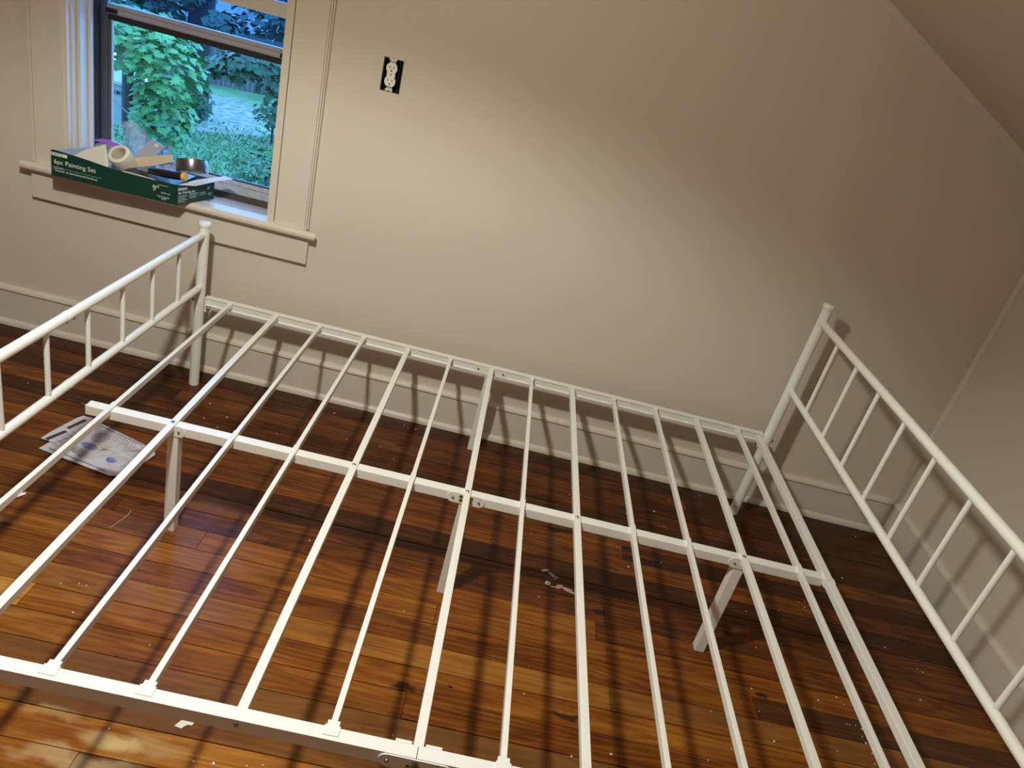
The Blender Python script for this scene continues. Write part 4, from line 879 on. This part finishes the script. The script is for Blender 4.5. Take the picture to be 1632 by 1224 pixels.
# far wood line
for az, d, rx, el, rz, lab in ((-36, 33, 3.2, -5.5, 3.0, 'tall dark tree far left behind the maple'), (-27.4, 40, 2.0, -4.6, 2.0, 'dark far tree behind the big trunk'), (-18.0, 33, 1.9, -4.7, 1.7, 'dense blue green tree beyond the fence at right'), (-28.6, 58, 3.6, -7.6, 2.9, 'distant dark tree behind the white house'), (-12.0, 40, 2.5, -4.5, 2.6, 'tall tree beyond the right end of the fence')):
    c = P(az, el, d); t_ = empty('far_tree', (c.x, c.y, gz(c.x, c.y)), lab, 'tree')
    foliage('foliage', t_, [(c, rx, 1.8, rz), (Vector((c.x + 1, c.y + .5, c.z + rz * .9)), rx * .8, 1.5, rz)], 620, .34 * (1 if d < 50 else 2.2), M['leafblue'], rg, simple=True)
    fin('trunk', T([(c.x, c.y, gz(c.x, c.y) - .3), (c.x, c.y, c.z)], .25, 8), M['bark'], t_, smooth=True)
# neighbour house with lap siding and a gable roof, behind the fence
hcn = P(-21.9, -5, 46); nh = empty('neighbour_house', (hcn.x, hcn.y, ZG), 'pale sided neighbour house with dark gable roof beyond the fence', 'house')
hx, hy = hcn.x, hcn.y; HZ = -1.55
fin('wall', B(hx - 3.0, hx + 1.3, hy, hy + 6, ZG, HZ), M['siding'], nh)
fin('gable', prism([(hx - 3.0, hy, HZ), (hx + 1.3, hy, HZ), (hx - .85, hy, HZ + 1.7)], 6, (0, 1, 0)), M['siding'], nh)
b3 = bmesh.new()
for k in range(26):
    z = ZG + .05 + k * .125
    hw = 2.15 if z < HZ else 2.15 * (1 - (z - HZ) / 1.7)
    if hw < .1: break
    c0 = hx - .85; vv = [b3.verts.new(p) for p in ((c0 - hw, hy - .03, z), (c0 + hw, hy - .03, z), (c0 + hw, hy - .002, z + .12), (c0 - hw, hy - .002, z + .12), (c0 - hw, hy - .002, z), (c0 + hw, hy - .002, z))]
    b3.faces.new((vv[0], vv[1], vv[2], vv[3])); b3.faces.new((vv[0], vv[4], vv[5], vv[1]))
q = fin('siding_course', b3, M['siding'], nh); q['kind'] = 'stuff'
for s in (-1, 1):
    a = Vector((hx - .85, hy - .35, HZ + 1.80)); b_ = Vector((hx - .85 + s * 2.7, hy - .35, HZ - .30)); 
    fin('roof_slope', prism([a, b_, b_ + Vector((0, 0, .22)), a + Vector((0, 0, .22))], 6.6, (0, 1, 0)), M['roof'], nh)
# small white house seen low at the left through the maple
wc = P(-27.75, -10.7, 44); wh = empty('white_house', (wc.x, wc.y, wc.z - 1.2), 'distant white house with small dark windows seen under the maple at left', 'house')
fin('wall', B(wc.x - 1.6, wc.x + .62, wc.y, wc.y + 2, wc.z - 4.0, wc.z + .40), M['white'], wh)
b3 = bmesh.new()
for k in range(14): box(b3, wc.x - 1.6, wc.x + .62, wc.y - .015, wc.y, wc.z - 1.3 + k * .12, wc.z - 1.22 + k * .12)
q = fin('siding_course', b3, M['white'], wh); q['kind'] = 'stuff'
fin('eave', B(wc.x - 1.7, wc.x + .75, wc.y - .25, wc.y + 2.1, wc.z + .40, wc.z + .47), M['siding'], wh)
fin('roof', prism([(wc.x - 1.7, wc.y - .2, wc.z + .47), (wc.x + .72, wc.y - .2, wc.z + .47), (wc.x + .4, wc.y + 1.0, wc.z + .85), (wc.x - 1.7, wc.y + 1.0, wc.z + .85)], .06, (0, 0, 1)), M['white'], wh)
for dx, w_, h_ in ((-.42, .16, .18), (-.15, .20, .18), (.30, .20, .34)):
    wf = fin('window', B(wc.x + dx - w_ / 2 - .03, wc.x + dx + w_ / 2 + .03, wc.y - .05, wc.y, wc.z - .06 - h_ / 2, wc.z - .0 + h_ / 2), M['white'], wh)
    fin('pane', B(wc.x + dx - w_ / 2, wc.x + dx + w_ / 2, wc.y - .06, wc.y - .045, wc.z - .03 - h_ / 2, wc.z - .03 + h_ / 2), M['winpane'], wf)
